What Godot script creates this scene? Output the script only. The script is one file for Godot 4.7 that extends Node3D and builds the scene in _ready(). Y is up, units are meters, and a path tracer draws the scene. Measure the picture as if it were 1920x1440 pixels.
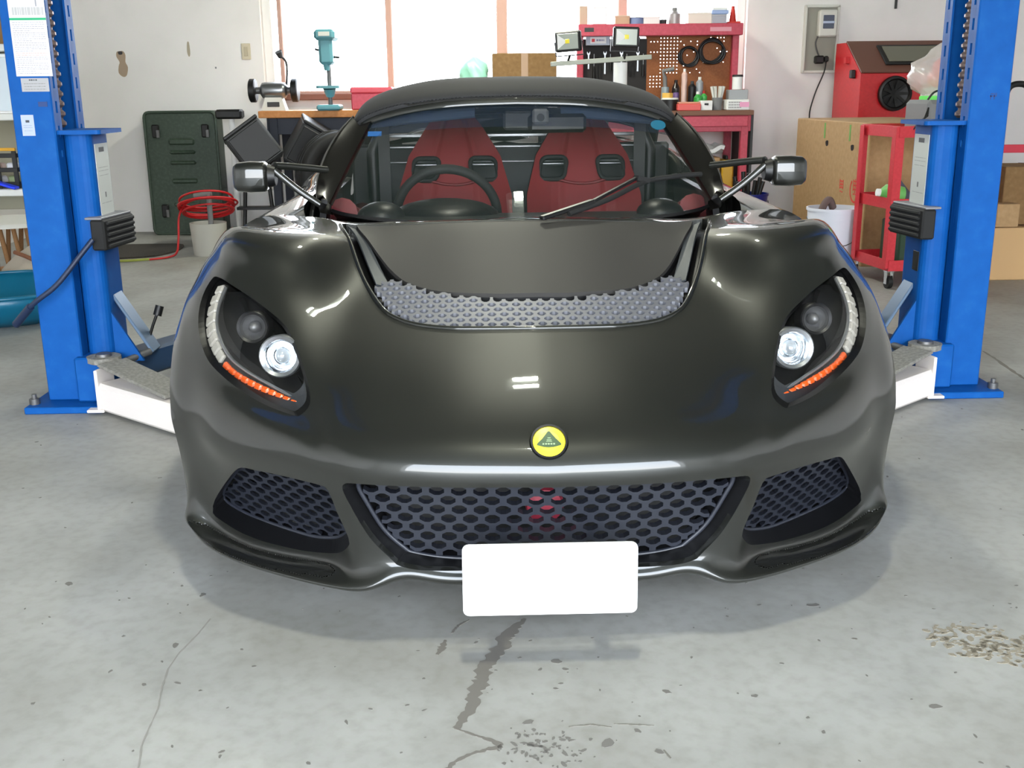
extends Node3D
# A workshop bay with a low sports car between the posts of a lift.
# World: x to the right, y up, z towards the photographer; the car's front axle stands at z = 0. Metres.

var M := {}
var rng := RandomNumberGenerator.new()

func _ready() -> void:
	rng.seed = 20
	# ---- camera
	var cam := Camera3D.new()
	cam.name = "camera"
	add_child(cam)
	cam.fov = rad_to_deg(2.0 * atan(720.0 / 2000.0))
	cam.position = Vector3(-0.114, 1.08, 2.65)
	cam.rotation_order = EULER_ORDER_YXZ
	cam.rotation_degrees = Vector3(-15.4, -1.4, -0.57)
	cam.near = 0.05
	cam.far = 200.0
	cam.current = true
	# ---- sky, seen through the window and the open front of the bay
	var env := Environment.new()
	env.background_mode = Environment.BG_SKY
	var sky := Sky.new()
	var sm := ProceduralSkyMaterial.new()
	sm.sky_top_color = Color(0.9, 0.945, 1.0)
	sm.sky_horizon_color = Color(0.98, 0.99, 1.0)
	sm.ground_horizon_color = Color(0.8, 0.8, 0.78)
	sm.ground_bottom_color = Color(0.6, 0.6, 0.58)
	sm.sky_energy_multiplier = SKY
	sm.ground_energy_multiplier = SKY
	sky.sky_material = sm
	env.sky = sky
	env.tonemap_mode = Environment.TONE_MAPPER_LINEAR
	env.tonemap_exposure = EXPOSURE
	env.sdfgi_enabled = true
	env.ssao_enabled = true
	env.ssil_enabled = true
	var we := WorldEnvironment.new()
	we.name = "world_environment"
	we.environment = env
	add_child(we)
	make_materials()
	lamps()
	room()
	sports_car()
	lift()
	clutter()

const SKY := 3.4
const EXPOSURE := 1.0
const LAMP := 1.4

# ---------------------------------------------------------------- mesh helpers
class Mb:
	var v := PackedVector3Array()
	var n := PackedVector3Array()
	var u := PackedVector2Array()

	func tri(a: Vector3, b: Vector3, c: Vector3, na: Vector3, nb: Vector3, nc: Vector3, ua := Vector2.ZERO, ub := Vector2.ZERO, uc := Vector2.ZERO) -> void:
		if (b - a).cross(c - a).dot(na + nb + nc) > 0.0:
			v.append(a); v.append(c); v.append(b)
			n.append(na); n.append(nc); n.append(nb)
			u.append(ua); u.append(uc); u.append(ub)
		else:
			v.append(a); v.append(b); v.append(c)
			n.append(na); n.append(nb); n.append(nc)
			u.append(ua); u.append(ub); u.append(uc)

	func quad(a: Vector3, b: Vector3, c: Vector3, d: Vector3, nn: Vector3) -> void:
		tri(a, b, c, nn, nn, nn, Vector2(0, 1), Vector2(1, 1), Vector2(1, 0))
		tri(a, c, d, nn, nn, nn, Vector2(0, 1), Vector2(1, 0), Vector2(0, 0))

	func flat(a: Vector3, b: Vector3, c: Vector3, d: Vector3, away: Vector3) -> void:
		var nn := (b - a).cross(d - a)
		if nn.length() < 1e-12:
			nn = (c - b).cross(d - b)
		nn = nn.normalized()
		if nn.dot(away) < 0.0:
			nn = -nn
		quad(a, b, c, d, nn)

	# box with chamfered edges
	func box(c: Vector3, s: Vector3, bev := 0.0, bs := Basis.IDENTITY) -> void:
		var h := s * 0.5
		bev = minf(bev, minf(h.x, minf(h.y, h.z)) * 0.95)
		for ax in 3:
			for sg in [-1.0, 1.0]:
				var i: int = (ax + 1) % 3
				var j: int = (ax + 2) % 3
				var nn := Vector3.ZERO
				nn[ax] = sg
				var p: Array[Vector3] = []
				for q in [[-1, -1], [1, -1], [1, 1], [-1, 1]]:
					var a := Vector3.ZERO
					a[ax] = sg * h[ax]
					a[i] = q[0] * (h[i] - bev)
					a[j] = q[1] * (h[j] - bev)
					p.append(c + bs * a)
				quad(p[0], p[1], p[2], p[3], bs * nn)
		if bev <= 0.0:
			return
		for ax in 3:
			var i: int = (ax + 1) % 3
			var j: int = (ax + 2) % 3
			for si in [-1.0, 1.0]:
				for sj in [-1.0, 1.0]:
					var p: Array[Vector3] = []
					for e in [[-1.0, 0], [1.0, 0], [1.0, 1], [-1.0, 1]]:
						var a := Vector3.ZERO
						a[ax] = e[0] * (h[ax] - bev)
						a[i] = si * (h[i] - (0.0 if e[1] == 0 else bev))
						a[j] = sj * (h[j] - (bev if e[1] == 0 else 0.0))
						p.append(c + bs * a)
					var nn := Vector3.ZERO
					nn[i] = si
					nn[j] = sj
					quad(p[0], p[1], p[2], p[3], (bs * nn).normalized())
		for sx in [-1.0, 1.0]:
			for sy in [-1.0, 1.0]:
				for sz in [-1.0, 1.0]:
					var k := Vector3(sx, sy, sz)
					var a := c + bs * Vector3(sx * h.x, sy * (h.y - bev), sz * (h.z - bev))
					var b := c + bs * Vector3(sx * (h.x - bev), sy * h.y, sz * (h.z - bev))
					var d := c + bs * Vector3(sx * (h.x - bev), sy * (h.y - bev), sz * h.z)
					var nn := (bs * k).normalized()
					tri(a, b, d, nn, nn, nn)

	# bar from a to b with a rectangular section: w across, t thick
	func bar(a: Vector3, b: Vector3, w: float, t: float, up := Vector3.UP, bev := 0.0) -> void:
		var z := (b - a).normalized()
		var x := up.cross(z)
		if x.length() < 1e-4:
			x = Vector3.RIGHT.cross(z)
		x = x.normalized()
		box((a + b) * 0.5, Vector3(w, t, (b - a).length()), bev, Basis(x, z.cross(x), z))

	func cyl(a: Vector3, b: Vector3, r0: float, r1 := -1.0, seg := 20, caps := true) -> void:
		if r1 < 0.0:
			r1 = r0
		var z := (b - a).normalized()
		var x := z.cross(Vector3.UP)
		if x.length() < 1e-3:
			x = z.cross(Vector3.RIGHT)
		x = x.normalized()
		var y := z.cross(x)
		var sl := (r0 - r1) / maxf((b - a).length(), 1e-6)
		for i in seg:
			var t0 := TAU * i / seg
			var t1 := TAU * (i + 1) / seg
			var d0 := x * cos(t0) + y * sin(t0)
			var d1 := x * cos(t1) + y * sin(t1)
			var n0 := (d0 + z * sl).normalized()
			var n1 := (d1 + z * sl).normalized()
			tri(a + d0 * r0, a + d1 * r0, b + d1 * r1, n0, n1, n1)
			tri(a + d0 * r0, b + d1 * r1, b + d0 * r1, n0, n1, n0)
			if caps:
				if r0 > 1e-5:
					tri(a, a + d0 * r0, a + d1 * r0, -z, -z, -z)
				if r1 > 1e-5:
					tri(b, b + d0 * r1, b + d1 * r1, z, z, z)

	# profile of (radius, height) turned about the axis of xf.y
	func lathe(xf: Transform3D, prof: Array, seg := 24, smooth := false) -> void:
		var m := prof.size()
		var pn: Array[Vector2] = []
		for k in m - 1:
			var d: Vector2 = prof[k + 1] - prof[k]
			pn.append(Vector2(d.y, -d.x).normalized())
		for k in m - 1:
			var na: Vector2 = pn[k]
			var nb: Vector2 = pn[k]
			if smooth:
				if k > 0:
					na = (pn[k] + pn[k - 1]).normalized()
				if k < m - 2:
					nb = (pn[k] + pn[k + 1]).normalized()
			for i in seg:
				var t0 := TAU * i / seg
				var t1 := TAU * (i + 1) / seg
				var c0 := Vector3(cos(t0), 0, sin(t0))
				var c1 := Vector3(cos(t1), 0, sin(t1))
				var a0: Vector3 = xf * (c0 * prof[k].x + Vector3.UP * prof[k].y)
				var a1: Vector3 = xf * (c1 * prof[k].x + Vector3.UP * prof[k].y)
				var b0: Vector3 = xf * (c0 * prof[k + 1].x + Vector3.UP * prof[k + 1].y)
				var b1: Vector3 = xf * (c1 * prof[k + 1].x + Vector3.UP * prof[k + 1].y)
				var n00 := xf.basis * (c0 * na.x + Vector3.UP * na.y)
				var n01 := xf.basis * (c1 * na.x + Vector3.UP * na.y)
				var n10 := xf.basis * (c0 * nb.x + Vector3.UP * nb.y)
				var n11 := xf.basis * (c1 * nb.x + Vector3.UP * nb.y)
				if prof[k].x > 1e-6:
					tri(a0, a1, b1, n00, n01, n11)
				if prof[k + 1].x > 1e-6:
					tri(a0, b1, b0, n00, n11, n10)

	func tube(pts: Array, r: float, seg := 8, closed := false, flat_ratio := 1.0) -> void:
		var m := pts.size()
		var fr: Array[Basis] = []
		var x := Vector3.ZERO
		for k in m:
			var p0: Vector3 = pts[(k - 1 + m) % m] if closed else pts[maxi(k - 1, 0)]
			var p1: Vector3 = pts[(k + 1) % m] if closed else pts[mini(k + 1, m - 1)]
			var z := (p1 - p0).normalized()
			if k == 0:
				x = z.cross(Vector3.UP)
				if x.length() < 0.1:
					x = z.cross(Vector3.RIGHT)
			x = (x - z * x.dot(z)).normalized()
			fr.append(Basis(x, z.cross(x), z))
		for k in (m if closed else m - 1):
			var q := (k + 1) % m
			for i in seg:
				var t0 := TAU * i / seg
				var t1 := TAU * (i + 1) / seg
				var a0: Vector3 = fr[k].x * cos(t0) + fr[k].y * sin(t0) * flat_ratio
				var a1: Vector3 = fr[k].x * cos(t1) + fr[k].y * sin(t1) * flat_ratio
				var b0: Vector3 = fr[q].x * cos(t0) + fr[q].y * sin(t0) * flat_ratio
				var b1: Vector3 = fr[q].x * cos(t1) + fr[q].y * sin(t1) * flat_ratio
				tri(pts[k] + a0 * r, pts[k] + a1 * r, pts[q] + b1 * r, a0, a1, b1)
				tri(pts[k] + a0 * r, pts[q] + b1 * r, pts[q] + b0 * r, a0, b1, b0)
		if not closed:
			for e in [0, m - 1]:
				var zz: Vector3 = fr[e].z * (-1.0 if e == 0 else 1.0)
				for i in seg:
					var t0 := TAU * i / seg
					var t1 := TAU * (i + 1) / seg
					tri(pts[e], pts[e] + (fr[e].x * cos(t0) + fr[e].y * sin(t0) * flat_ratio) * r, pts[e] + (fr[e].x * cos(t1) + fr[e].y * sin(t1) * flat_ratio) * r, zz, zz, zz)

	# polygon in xf's XY plane, extruded from z = -d/2 to d/2
	func slab(xf: Transform3D, poly: PackedVector2Array, d: float) -> void:
		var id := Geometry2D.triangulate_polygon(poly)
		for sg in [-1.0, 1.0]:
			var nn: Vector3 = xf.basis.z.normalized() * sg
			for k in range(0, id.size(), 3):
				var p: Array[Vector3] = []
				for e in 3:
					var q := poly[id[k + e]]
					p.append(xf * Vector3(q.x, q.y, sg * d * 0.5))
				tri(p[0], p[1], p[2], nn, nn, nn, poly[id[k]], poly[id[k + 1]], poly[id[k + 2]])
		var m := poly.size()
		var area := 0.0
		for k in m:
			area += poly[k].cross(poly[(k + 1) % m])
		for k in m:
			var a := poly[k]
			var b := poly[(k + 1) % m]
			var e := (b - a).normalized()
			var nn := (xf.basis * (Vector3(e.y, -e.x, 0) * signf(area))).normalized()
			quad(xf * Vector3(a.x, a.y, d * 0.5), xf * Vector3(b.x, b.y, d * 0.5), xf * Vector3(b.x, b.y, -d * 0.5), xf * Vector3(a.x, a.y, -d * 0.5), nn)

	# grid of points[row][col] with smooth normals; side = rough outward direction from the middle
	func grid(p: Array, out: Vector3, center = null, thick := 0.0) -> void:
		var rows := p.size()
		var cols: int = p[0].size()
		var nr: Array = []
		for r in rows:
			var l := PackedVector3Array()
			for c in cols:
				var du: Vector3 = p[r][mini(c + 1, cols - 1)] - p[r][maxi(c - 1, 0)]
				var dv: Vector3 = p[mini(r + 1, rows - 1)][c] - p[maxi(r - 1, 0)][c]
				var nn := du.cross(dv).normalized()
				var o: Vector3 = out if center == null else p[r][c] - center
				if nn.dot(o) < 0.0:
					nn = -nn
				l.append(nn)
			nr.append(l)
		for r in rows - 1:
			for c in cols - 1:
				var uv := [Vector2(float(c) / (cols - 1), float(r) / (rows - 1)), Vector2(float(c + 1) / (cols - 1), float(r) / (rows - 1)), Vector2(float(c + 1) / (cols - 1), float(r + 1) / (rows - 1)), Vector2(float(c) / (cols - 1), float(r + 1) / (rows - 1))]
				tri(p[r][c], p[r][c + 1], p[r + 1][c + 1], nr[r][c], nr[r][c + 1], nr[r + 1][c + 1], uv[0], uv[1], uv[2])
				tri(p[r][c], p[r + 1][c + 1], p[r + 1][c], nr[r][c], nr[r + 1][c + 1], nr[r + 1][c], uv[0], uv[2], uv[3])
				if thick > 0.0:
					var q := [p[r][c] - nr[r][c] * thick, p[r][c + 1] - nr[r][c + 1] * thick, p[r + 1][c + 1] - nr[r + 1][c + 1] * thick, p[r + 1][c] - nr[r + 1][c] * thick]
					tri(q[0], q[1], q[2], -nr[r][c], -nr[r][c + 1], -nr[r + 1][c + 1])
					tri(q[0], q[2], q[3], -nr[r][c], -nr[r + 1][c + 1], -nr[r + 1][c])
		if thick > 0.0:
			for r in rows - 1:
				for c in [0, cols - 1]:
					var aw: Vector3 = p[r][c] - p[r][1 if c == 0 else cols - 2]
					flat(p[r][c], p[r + 1][c], p[r + 1][c] - nr[r + 1][c] * thick, p[r][c] - nr[r][c] * thick, aw)
			for c in cols - 1:
				for r in [0, rows - 1]:
					var aw: Vector3 = p[r][c] - p[1 if r == 0 else rows - 2][c]
					flat(p[r][c], p[r][c + 1], p[r][c + 1] - nr[r][c + 1] * thick, p[r][c] - nr[r][c] * thick, aw)

	func add(o: Mb, xf := Transform3D.IDENTITY) -> void:
		var flip := xf.basis.determinant() < 0.0
		for k in range(0, o.v.size(), 3):
			var id := [k, k + 2, k + 1] if flip else [k, k + 1, k + 2]
			for e in id:
				v.append(xf * o.v[e])
				n.append((xf.basis * o.n[e]).normalized())
				u.append(o.u[e])

	# the mesh mirrored in x = 0, added to itself
	func mirror() -> void:
		var m := v.size()
		for k in range(0, m, 3):
			for e in [k, k + 2, k + 1]:
				v.append(v[e] * Vector3(-1, 1, 1))
				n.append(n[e] * Vector3(-1, 1, 1))
				u.append(u[e])

	func mirrored() -> Mb:
		var o := Mb.new()
		for k in range(0, v.size(), 3):
			for e in [k, k + 2, k + 1]:
				o.v.append(v[e] * Vector3(-1, 1, 1))
				o.n.append(n[e] * Vector3(-1, 1, 1))
				o.u.append(u[e])
		return o

	func offset(d: float) -> Mb:
		var o := Mb.new()
		for k in v.size():
			o.v.append(v[k] + n[k] * d)
		o.n = n.duplicate()
		o.u = u.duplicate()
		return o

	func mesh() -> ArrayMesh:
		var a := []
		a.resize(Mesh.ARRAY_MAX)
		a[Mesh.ARRAY_VERTEX] = v
		a[Mesh.ARRAY_NORMAL] = n
		a[Mesh.ARRAY_TEX_UV] = u
		var m := ArrayMesh.new()
		m.add_surface_from_arrays(Mesh.PRIMITIVE_TRIANGLES, a)
		return m


var taken := {}

func numbered(called: String) -> String:
	taken[called] = taken.get(called, -1) + 1
	return called if taken[called] == 0 else "%s_%03d" % [called, taken[called]]

func put(called: String, m: Mb, material: Material, parent: Node = null) -> MeshInstance3D:
	var o := MeshInstance3D.new()
	o.mesh = m.mesh()
	o.material_override = material
	if parent == null:
		o.name = numbered(called)
		add_child(o)
	else:
		o.name = called
		parent.add_child(o, true)
	return o

# a box-built part in one line
func pbox(called: String, c: Vector3, s: Vector3, material: Material, parent: Node = null, bev := 0.003, bs := Basis.IDENTITY) -> MeshInstance3D:
	var m := Mb.new()
	m.box(c, s, bev, bs)
	return put(called, m, material, parent)

func thing(called: String, label: String, category: String, at := Vector3.ZERO, turn := 0.0, group := "") -> Node3D:
	var o := Node3D.new()
	o.name = numbered(called)
	add_child(o)
	o.position = at
	o.rotation.y = turn
	tag(o, label, category, group)
	return o

func tag(o: Node, label := "", category := "", group := "", kind := "") -> Node:
	if label: o.set_meta("label", label)
	if category: o.set_meta("category", category)
	if group: o.set_meta("group", group)
	if kind: o.set_meta("kind", kind)
	return o

func structure(called: String, m: Mb, material: Material) -> MeshInstance3D:
	var o := put(called, m, material)
	o.set_meta("kind", "structure")
	return o

func copy_of(o: Node3D, at: Vector3, turn := 0.0, label := "") -> Node3D:
	var c: Node3D = o.duplicate()
	c.name = numbered(str(o.name).rstrip("_0123456789"))
	add_child(c)
	c.position = at
	c.rotation.y = turn
	if label: c.set_meta("label", label)
	return c

# ---------------------------------------------------------------- materials
func pm(c: Color, rough := 0.6, metal := 0.0, spec := 0.5) -> StandardMaterial3D:
	var m := StandardMaterial3D.new()
	m.albedo_color = c
	m.roughness = rough
	m.metallic = metal
	m.metallic_specular = spec
	return m

func noise_tex(ramp: Array, freq: float, octaves := 5, size := 512, sd := 1, type := FastNoiseLite.TYPE_SIMPLEX_SMOOTH) -> NoiseTexture2D:
	var f := FastNoiseLite.new()
	f.seed = sd
	f.frequency = freq
	f.noise_type = type
	f.fractal_octaves = octaves
	var t := NoiseTexture2D.new()
	t.noise = f
	t.width = size
	t.height = size
	t.seamless = true
	var g := Gradient.new()
	g.offsets = PackedFloat32Array(ramp[0])
	g.colors = PackedColorArray(ramp[1])
	t.color_ramp = g
	return t

# material whose colour wanders a little, mapped in world space
func speckled(c: Color, amount: float, rough := 0.6, metal := 0.0, scale := 1.0, freq := 0.02, sd := 1) -> StandardMaterial3D:
	var m := pm(Color.WHITE, rough, metal)
	m.albedo_texture = noise_tex([[0.0, 0.35, 0.65, 1.0], [c.darkened(amount), c.darkened(amount * 0.3), c.lightened(amount * 0.2), c.lightened(amount)]], freq, 5, 512, sd)
	m.uv1_triplanar = true
	m.uv1_world_triplanar = true
	m.uv1_scale = Vector3.ONE * scale
	return m

# ---------------------------------------------------------------- curves
func v3(f: Array) -> Array:
	var o := []
	for k in range(0, f.size(), 3):
		o.append(Vector3(f[k], f[k + 1], f[k + 2]))
	return o

func spline(p: Array, per := 8, closed := false) -> Array:
	var o := []
	var m := p.size()
	for k in (m if closed else m - 1):
		var a = p[(k - 1 + m) % m] if closed else p[maxi(k - 1, 0)]
		var b = p[k]
		var c = p[(k + 1) % m]
		var d = p[(k + 2) % m] if closed else p[mini(k + 2, m - 1)]
		for i in per:
			var t := float(i) / per
			o.append(0.5 * ((2.0 * b) + (c - a) * t + (2.0 * a - 5.0 * b + 4.0 * c - d) * t * t + (3.0 * b - a - 3.0 * c + d) * t * t * t))
	if not closed:
		o.append(p[m - 1])
	return o

func even(p: Array, count: int) -> Array:
	var l := [0.0]
	for k in p.size() - 1:
		l.append(l[k] + p[k].distance_to(p[k + 1]))
	var o := []
	var k := 0
	for i in count:
		var s: float = l[-1] * i / (count - 1)
		while k < p.size() - 2 and l[k + 1] < s:
			k += 1
		o.append(p[k].lerp(p[k + 1], clampf((s - l[k]) / maxf(l[k + 1] - l[k], 1e-9), 0, 1)))
	return o

func poly2(f: Array, per := 6) -> PackedVector2Array:
	var p := []
	for k in range(0, f.size(), 2):
		p.append(Vector2(f[k], f[k + 1]))
	return PackedVector2Array(spline(p, per, true)) if per > 1 else PackedVector2Array(p)

func rounded(w: float, h: float, r: float, seg := 5) -> PackedVector2Array:
	var o := PackedVector2Array()
	for q in [[1, 1, 0.0], [-1, 1, 0.5], [-1, -1, 1.0], [1, -1, 1.5]]:
		for i in seg + 1:
			var t: float = PI * (q[2] + 0.5 * i / seg)
			o.append(Vector2(q[0] * (w * 0.5 - r) + cos(t) * r, q[1] * (h * 0.5 - r) + sin(t) * r))
	return o

# signed distance to a polygon, negative inside; far away only the sign counts
func poly_dist(q: Vector2, poly: PackedVector2Array, lo: Vector2, hi: Vector2) -> float:
	if q.x < lo.x or q.y < lo.y or q.x > hi.x or q.y > hi.y:
		return 1.0
	var d := 1e9
	var m := poly.size()
	for k in m:
		var c := Geometry2D.get_closest_point_to_segment(q, poly[k], poly[(k + 1) % m])
		d = minf(d, c.distance_squared_to(q))
	d = sqrt(d)
	return -d if Geometry2D.is_point_in_polygon(q, poly) else d

# cuts a mesh along the outline poly, seen in the plane (axis i, axis j); gives [outside, inside, cut edges as pairs of [point, normal]]
func cut(m: Mb, poly: PackedVector2Array, i: int, j: int, allow: Callable) -> Array:
	var lo := poly[0]
	var hi := poly[0]
	for q in poly:
		lo = lo.min(q)
		hi = hi.max(q)
	lo -= Vector2.ONE * 0.04
	hi += Vector2.ONE * 0.04
	var outside := Mb.new()
	var inside := Mb.new()
	var edges := []
	for k in range(0, m.v.size(), 3):
		var f := [1.0, 1.0, 1.0]
		for e in 3:
			var p := m.v[k + e]
			if allow.call(p):
				f[e] = poly_dist(Vector2(p[i], p[j]), poly, lo, hi)
		if f[0] >= 0.0 and f[1] >= 0.0 and f[2] >= 0.0:
			for e in 3:
				outside.v.append(m.v[k + e]); outside.n.append(m.n[k + e]); outside.u.append(m.u[k + e])
			continue
		if f[0] < 0.0 and f[1] < 0.0 and f[2] < 0.0:
			for e in 3:
				inside.v.append(m.v[k + e]); inside.n.append(m.n[k + e]); inside.u.append(m.u[k + e])
			continue
		var lone := 0
		for e in 3:
			if (f[e] < 0.0) != (f[(e + 1) % 3] < 0.0) and (f[e] < 0.0) != (f[(e + 2) % 3] < 0.0):
				lone = e
		var a := k + lone
		var b := k + (lone + 1) % 3
		var c := k + (lone + 2) % 3
		var fa: float = f[lone]
		var fb: float = f[(lone + 1) % 3]
		var fc: float = f[(lone + 2) % 3]
		var tb := fa / (fa - fb)
		var tc := fa / (fa - fc)
		var pb := m.v[a].lerp(m.v[b], tb)
		var pc := m.v[a].lerp(m.v[c], tc)
		var nb := m.n[a].lerp(m.n[b], tb).normalized()
		var nc := m.n[a].lerp(m.n[c], tc).normalized()
		var one := inside if fa < 0.0 else outside
		var two := outside if fa < 0.0 else inside
		one.tri(m.v[a], pb, pc, m.n[a], nb, nc)
		two.tri(pb, m.v[b], m.v[c], nb, m.n[b], m.n[c])
		two.tri(pb, m.v[c], pc, nb, m.n[c], nc)
		edges.append([pb, nb, pc, nc])
	return [outside, inside, edges]

# height of a mesh at (a, b) in the plane of axes i, j; k is the axis looked up; the largest value wins
func lookup(m: Mb, i: int, j: int, k: int, q: Vector2) -> Vector3:
	var best := Vector3.ZERO
	var found := -1e9
	for t in range(0, m.v.size(), 3):
		var a := m.v[t]
		if absf(a[i] - q.x) > 0.05 or absf(a[j] - q.y) > 0.05:
			continue
		var b := m.v[t + 1]
		var c := m.v[t + 2]
		var e0 := Vector2(b[i] - a[i], b[j] - a[j])
		var e1 := Vector2(c[i] - a[i], c[j] - a[j])
		var d := e0.cross(e1)
		if absf(d) < 1e-12:
			continue
		var r := q - Vector2(a[i], a[j])
		var s := r.cross(e1) / d
		var w := e0.cross(r) / d
		if s < -0.01 or w < -0.01 or s + w > 1.01:
			continue
		var p := a + (b - a) * s + (c - a) * w
		if p[k] > found:
			found = p[k]
			best = p
	if found < -1e8:
		var near := 1e9
		for p in m.v:
			var dd := Vector2(p[i], p[j]).distance_squared_to(q)
			if dd < near:
				near = dd
				best = p
	return best

# lattice of flattened openings: wavy bars bridged at every second crest; place maps (a, b, depth) to a point
func honeycomb(m: Mb, poly: PackedVector2Array, px: float, py: float, thick: float, deep: float, place: Callable) -> void:
	var lo := poly[0]
	var hi := poly[0]
	for q in poly:
		lo = lo.min(q)
		hi = hi.max(q)
	var amp := py * 0.16
	var wave := [[0.0, 1.0], [0.12, 1.0], [0.38, -1.0], [0.62, -1.0], [0.88, 1.0], [1.0, 1.0]]
	var rows := int(ceil((hi.y - lo.y) / py)) + 1
	var emit := func(c: Array) -> void:
		for q in c:
			if not Geometry2D.is_point_in_polygon(q, poly):
				return
		var f: Array[Vector3] = []
		var g: Array[Vector3] = []
		for q in c:
			f.append(place.call(q, 0.0))
			g.append(place.call(q, deep))
		m.flat(f[0], f[1], f[2], f[3], f[0] - g[0])
		for k in 4:
			m.flat(f[k], f[(k + 1) % 4], g[(k + 1) % 4], g[k], f[k] + f[(k + 1) % 4] - f[(k + 2) % 4] - f[(k + 3) % 4])
	for r in rows:
		var sg := 1.0 if r % 2 == 0 else -1.0
		for c in range(int(floor(lo.x / px)) - 1, int(ceil(hi.x / px)) + 1):
			var y := lo.y + r * py
			for w in wave.size() - 1:
				var a := Vector2((c + wave[w][0]) * px, y + sg * wave[w][1] * amp)
				var b := Vector2((c + wave[w + 1][0]) * px, y + sg * wave[w + 1][1] * amp)
				var e := Vector2(0, thick * 0.5)
				emit.call([a - e, b - e, b + e, a + e])
			# bridge up to the next bar, where the two come close
			var x := (c + (0.0 if r % 2 == 0 else 0.5)) * px
			var y0 := y + amp + thick * 0.4
			var y1 := y + py - amp - thick * 0.4
			var h := px * 0.16
			emit.call([Vector2(x - h, y0), Vector2(x + h, y0), Vector2(x + h, y1), Vector2(x - h, y1)])

# ---------------------------------------------------------------- materials used all over
func make_materials() -> void:
	var paint := pm(Color(0.145, 0.149, 0.136), 0.42, 0.6)
	paint.clearcoat_enabled = true
	paint.clearcoat = 1.0
	paint.clearcoat_roughness = 0.02
	M.paint = paint
	M.satin_panel = pm(Color(0.19, 0.185, 0.18), 0.55, 0.0, 0.25)
	M.strip = pm(Color(0.25, 0.265, 0.28), 0.5, 0.2, 0.3)
	M.mesh_grey = pm(Color(0.33, 0.335, 0.36), 0.45, 0.1)
	M.black_plastic = pm(Color(0.05, 0.05, 0.055), 0.42)
	M.gloss_black = pm(Color(0.07, 0.066, 0.06), 0.22)
	M.seal = pm(Color(0.018, 0.018, 0.02), 0.35)
	M.grille = pm(Color(0.13, 0.14, 0.17), 0.4)
	M.rubber = pm(Color(0.045, 0.045, 0.045), 0.75)
	M.soft_top = speckled(Color(0.125, 0.126, 0.132), 0.12, 0.85, 0.0, 6.0, 0.2, 3)
	M.chrome = pm(Color(0.85, 0.86, 0.87), 0.12, 1.0)
	M.steel = pm(Color(0.6, 0.61, 0.62), 0.32, 0.9)
	M.dull_steel = pm(Color(0.42, 0.42, 0.42), 0.5, 0.7)
	M.glass = pm(Color(0.3, 0.38, 0.36, 0.07), 0.0)  # greenish film: a veil of ceiling reflections is put into this colour
	M.glass.transparency = BaseMaterial3D.TRANSPARENCY_ALPHA
	M.lens = pm(Color(0.3, 0.3, 0.3, 0.02), 0.0)
	M.lens.transparency = BaseMaterial3D.TRANSPARENCY_ALPHA
	M.tint = pm(Color(0.03, 0.09, 0.24, 0.35), 0.0)
	M.tint.transparency = BaseMaterial3D.TRANSPARENCY_ALPHA
	M.red_leather = pm(Color(0.46, 0.115, 0.125), 0.5)
	M.white = pm(Color(0.9, 0.9, 0.89), 0.5)
	M.offwhite = pm(Color(0.82, 0.82, 0.79), 0.55)
	M.blue = speckled(Color(0.04, 0.3, 0.58), 0.05, 0.5, 0.0, 1.3, 0.02, 5)
	M.blue.metallic_specular = 0.25
	M.dark_blue = pm(Color(0.05, 0.17, 0.42), 0.45)
	M.red = speckled(Color(0.72, 0.22, 0.3), 0.08, 0.45, 0.0, 2.0, 0.03, 7)
	M.black = pm(Color(0.03, 0.03, 0.033), 0.5)
	M.dark_grey = pm(Color(0.2, 0.205, 0.21), 0.6)
	M.grey = pm(Color(0.45, 0.45, 0.45), 0.6)
	M.cardboard = speckled(Color(0.66, 0.53, 0.37), 0.07, 0.85, 0.0, 1.5, 0.03, 9)
	M.cardboard_dark = speckled(Color(0.5, 0.38, 0.23), 0.07, 0.85, 0.0, 1.5, 0.03, 10)
	M.wood = speckled(Color(0.72, 0.47, 0.24), 0.1, 0.6, 0.0, 1.0, 0.05, 11)
	M.frame_wood = pm(Color(0.74, 0.6, 0.55), 0.6)  # paler than the wood: glare of the bright window put into the colour
	M.sill_wood = pm(Color(0.5, 0.33, 0.28), 0.6)
	M.army = speckled(Color(0.19, 0.25, 0.2), 0.1, 0.5, 0.0, 2.0, 0.03, 13)
	M.lamp_body = pm(Color(0.88, 0.88, 0.86), 0.4)
	M.yellow = pm(Color(0.95, 0.88, 0.18), 0.3)
	M.chrome_dark = pm(Color(0.3, 0.3, 0.33), 0.15, 1.0)
	M.clear_bulb = pm(Color(0.75, 0.78, 0.8), 0.05, 0.6)
	M.green = pm(Color(0.35, 0.85, 0.3), 0.55)
	M.amber = pm(Color(0.76, 0.3, 0.1), 0.25)
	M.lamp_white = pm(Color(0.55, 0.535, 0.5), 0.25)
	# concrete, with blotches and pits
	M.floor = StandardMaterial3D.new()
	M.floor.albedo_texture = noise_tex([[0.0, 0.3, 0.5, 0.7, 1.0], [Color(0.52, 0.515, 0.49), Color(0.555, 0.55, 0.53), Color(0.58, 0.578, 0.56), Color(0.60, 0.598, 0.58), Color(0.63, 0.628, 0.61)]], 0.005, 6, 1024, 21)
	M.floor.uv1_triplanar = true
	M.floor.uv1_world_triplanar = true
	M.floor.uv1_scale = Vector3.ONE * 0.31
	M.floor.detail_enabled = true
	M.floor.detail_blend_mode = BaseMaterial3D.BLEND_MODE_MUL
	M.floor.detail_albedo = noise_tex([[0.0, 0.4, 0.6, 1.0], [Color(0.93, 0.93, 0.92), Color(0.98, 0.98, 0.975), Color(1, 1, 1), Color(1, 1, 1)]], 0.02, 5, 1024, 22)
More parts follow.
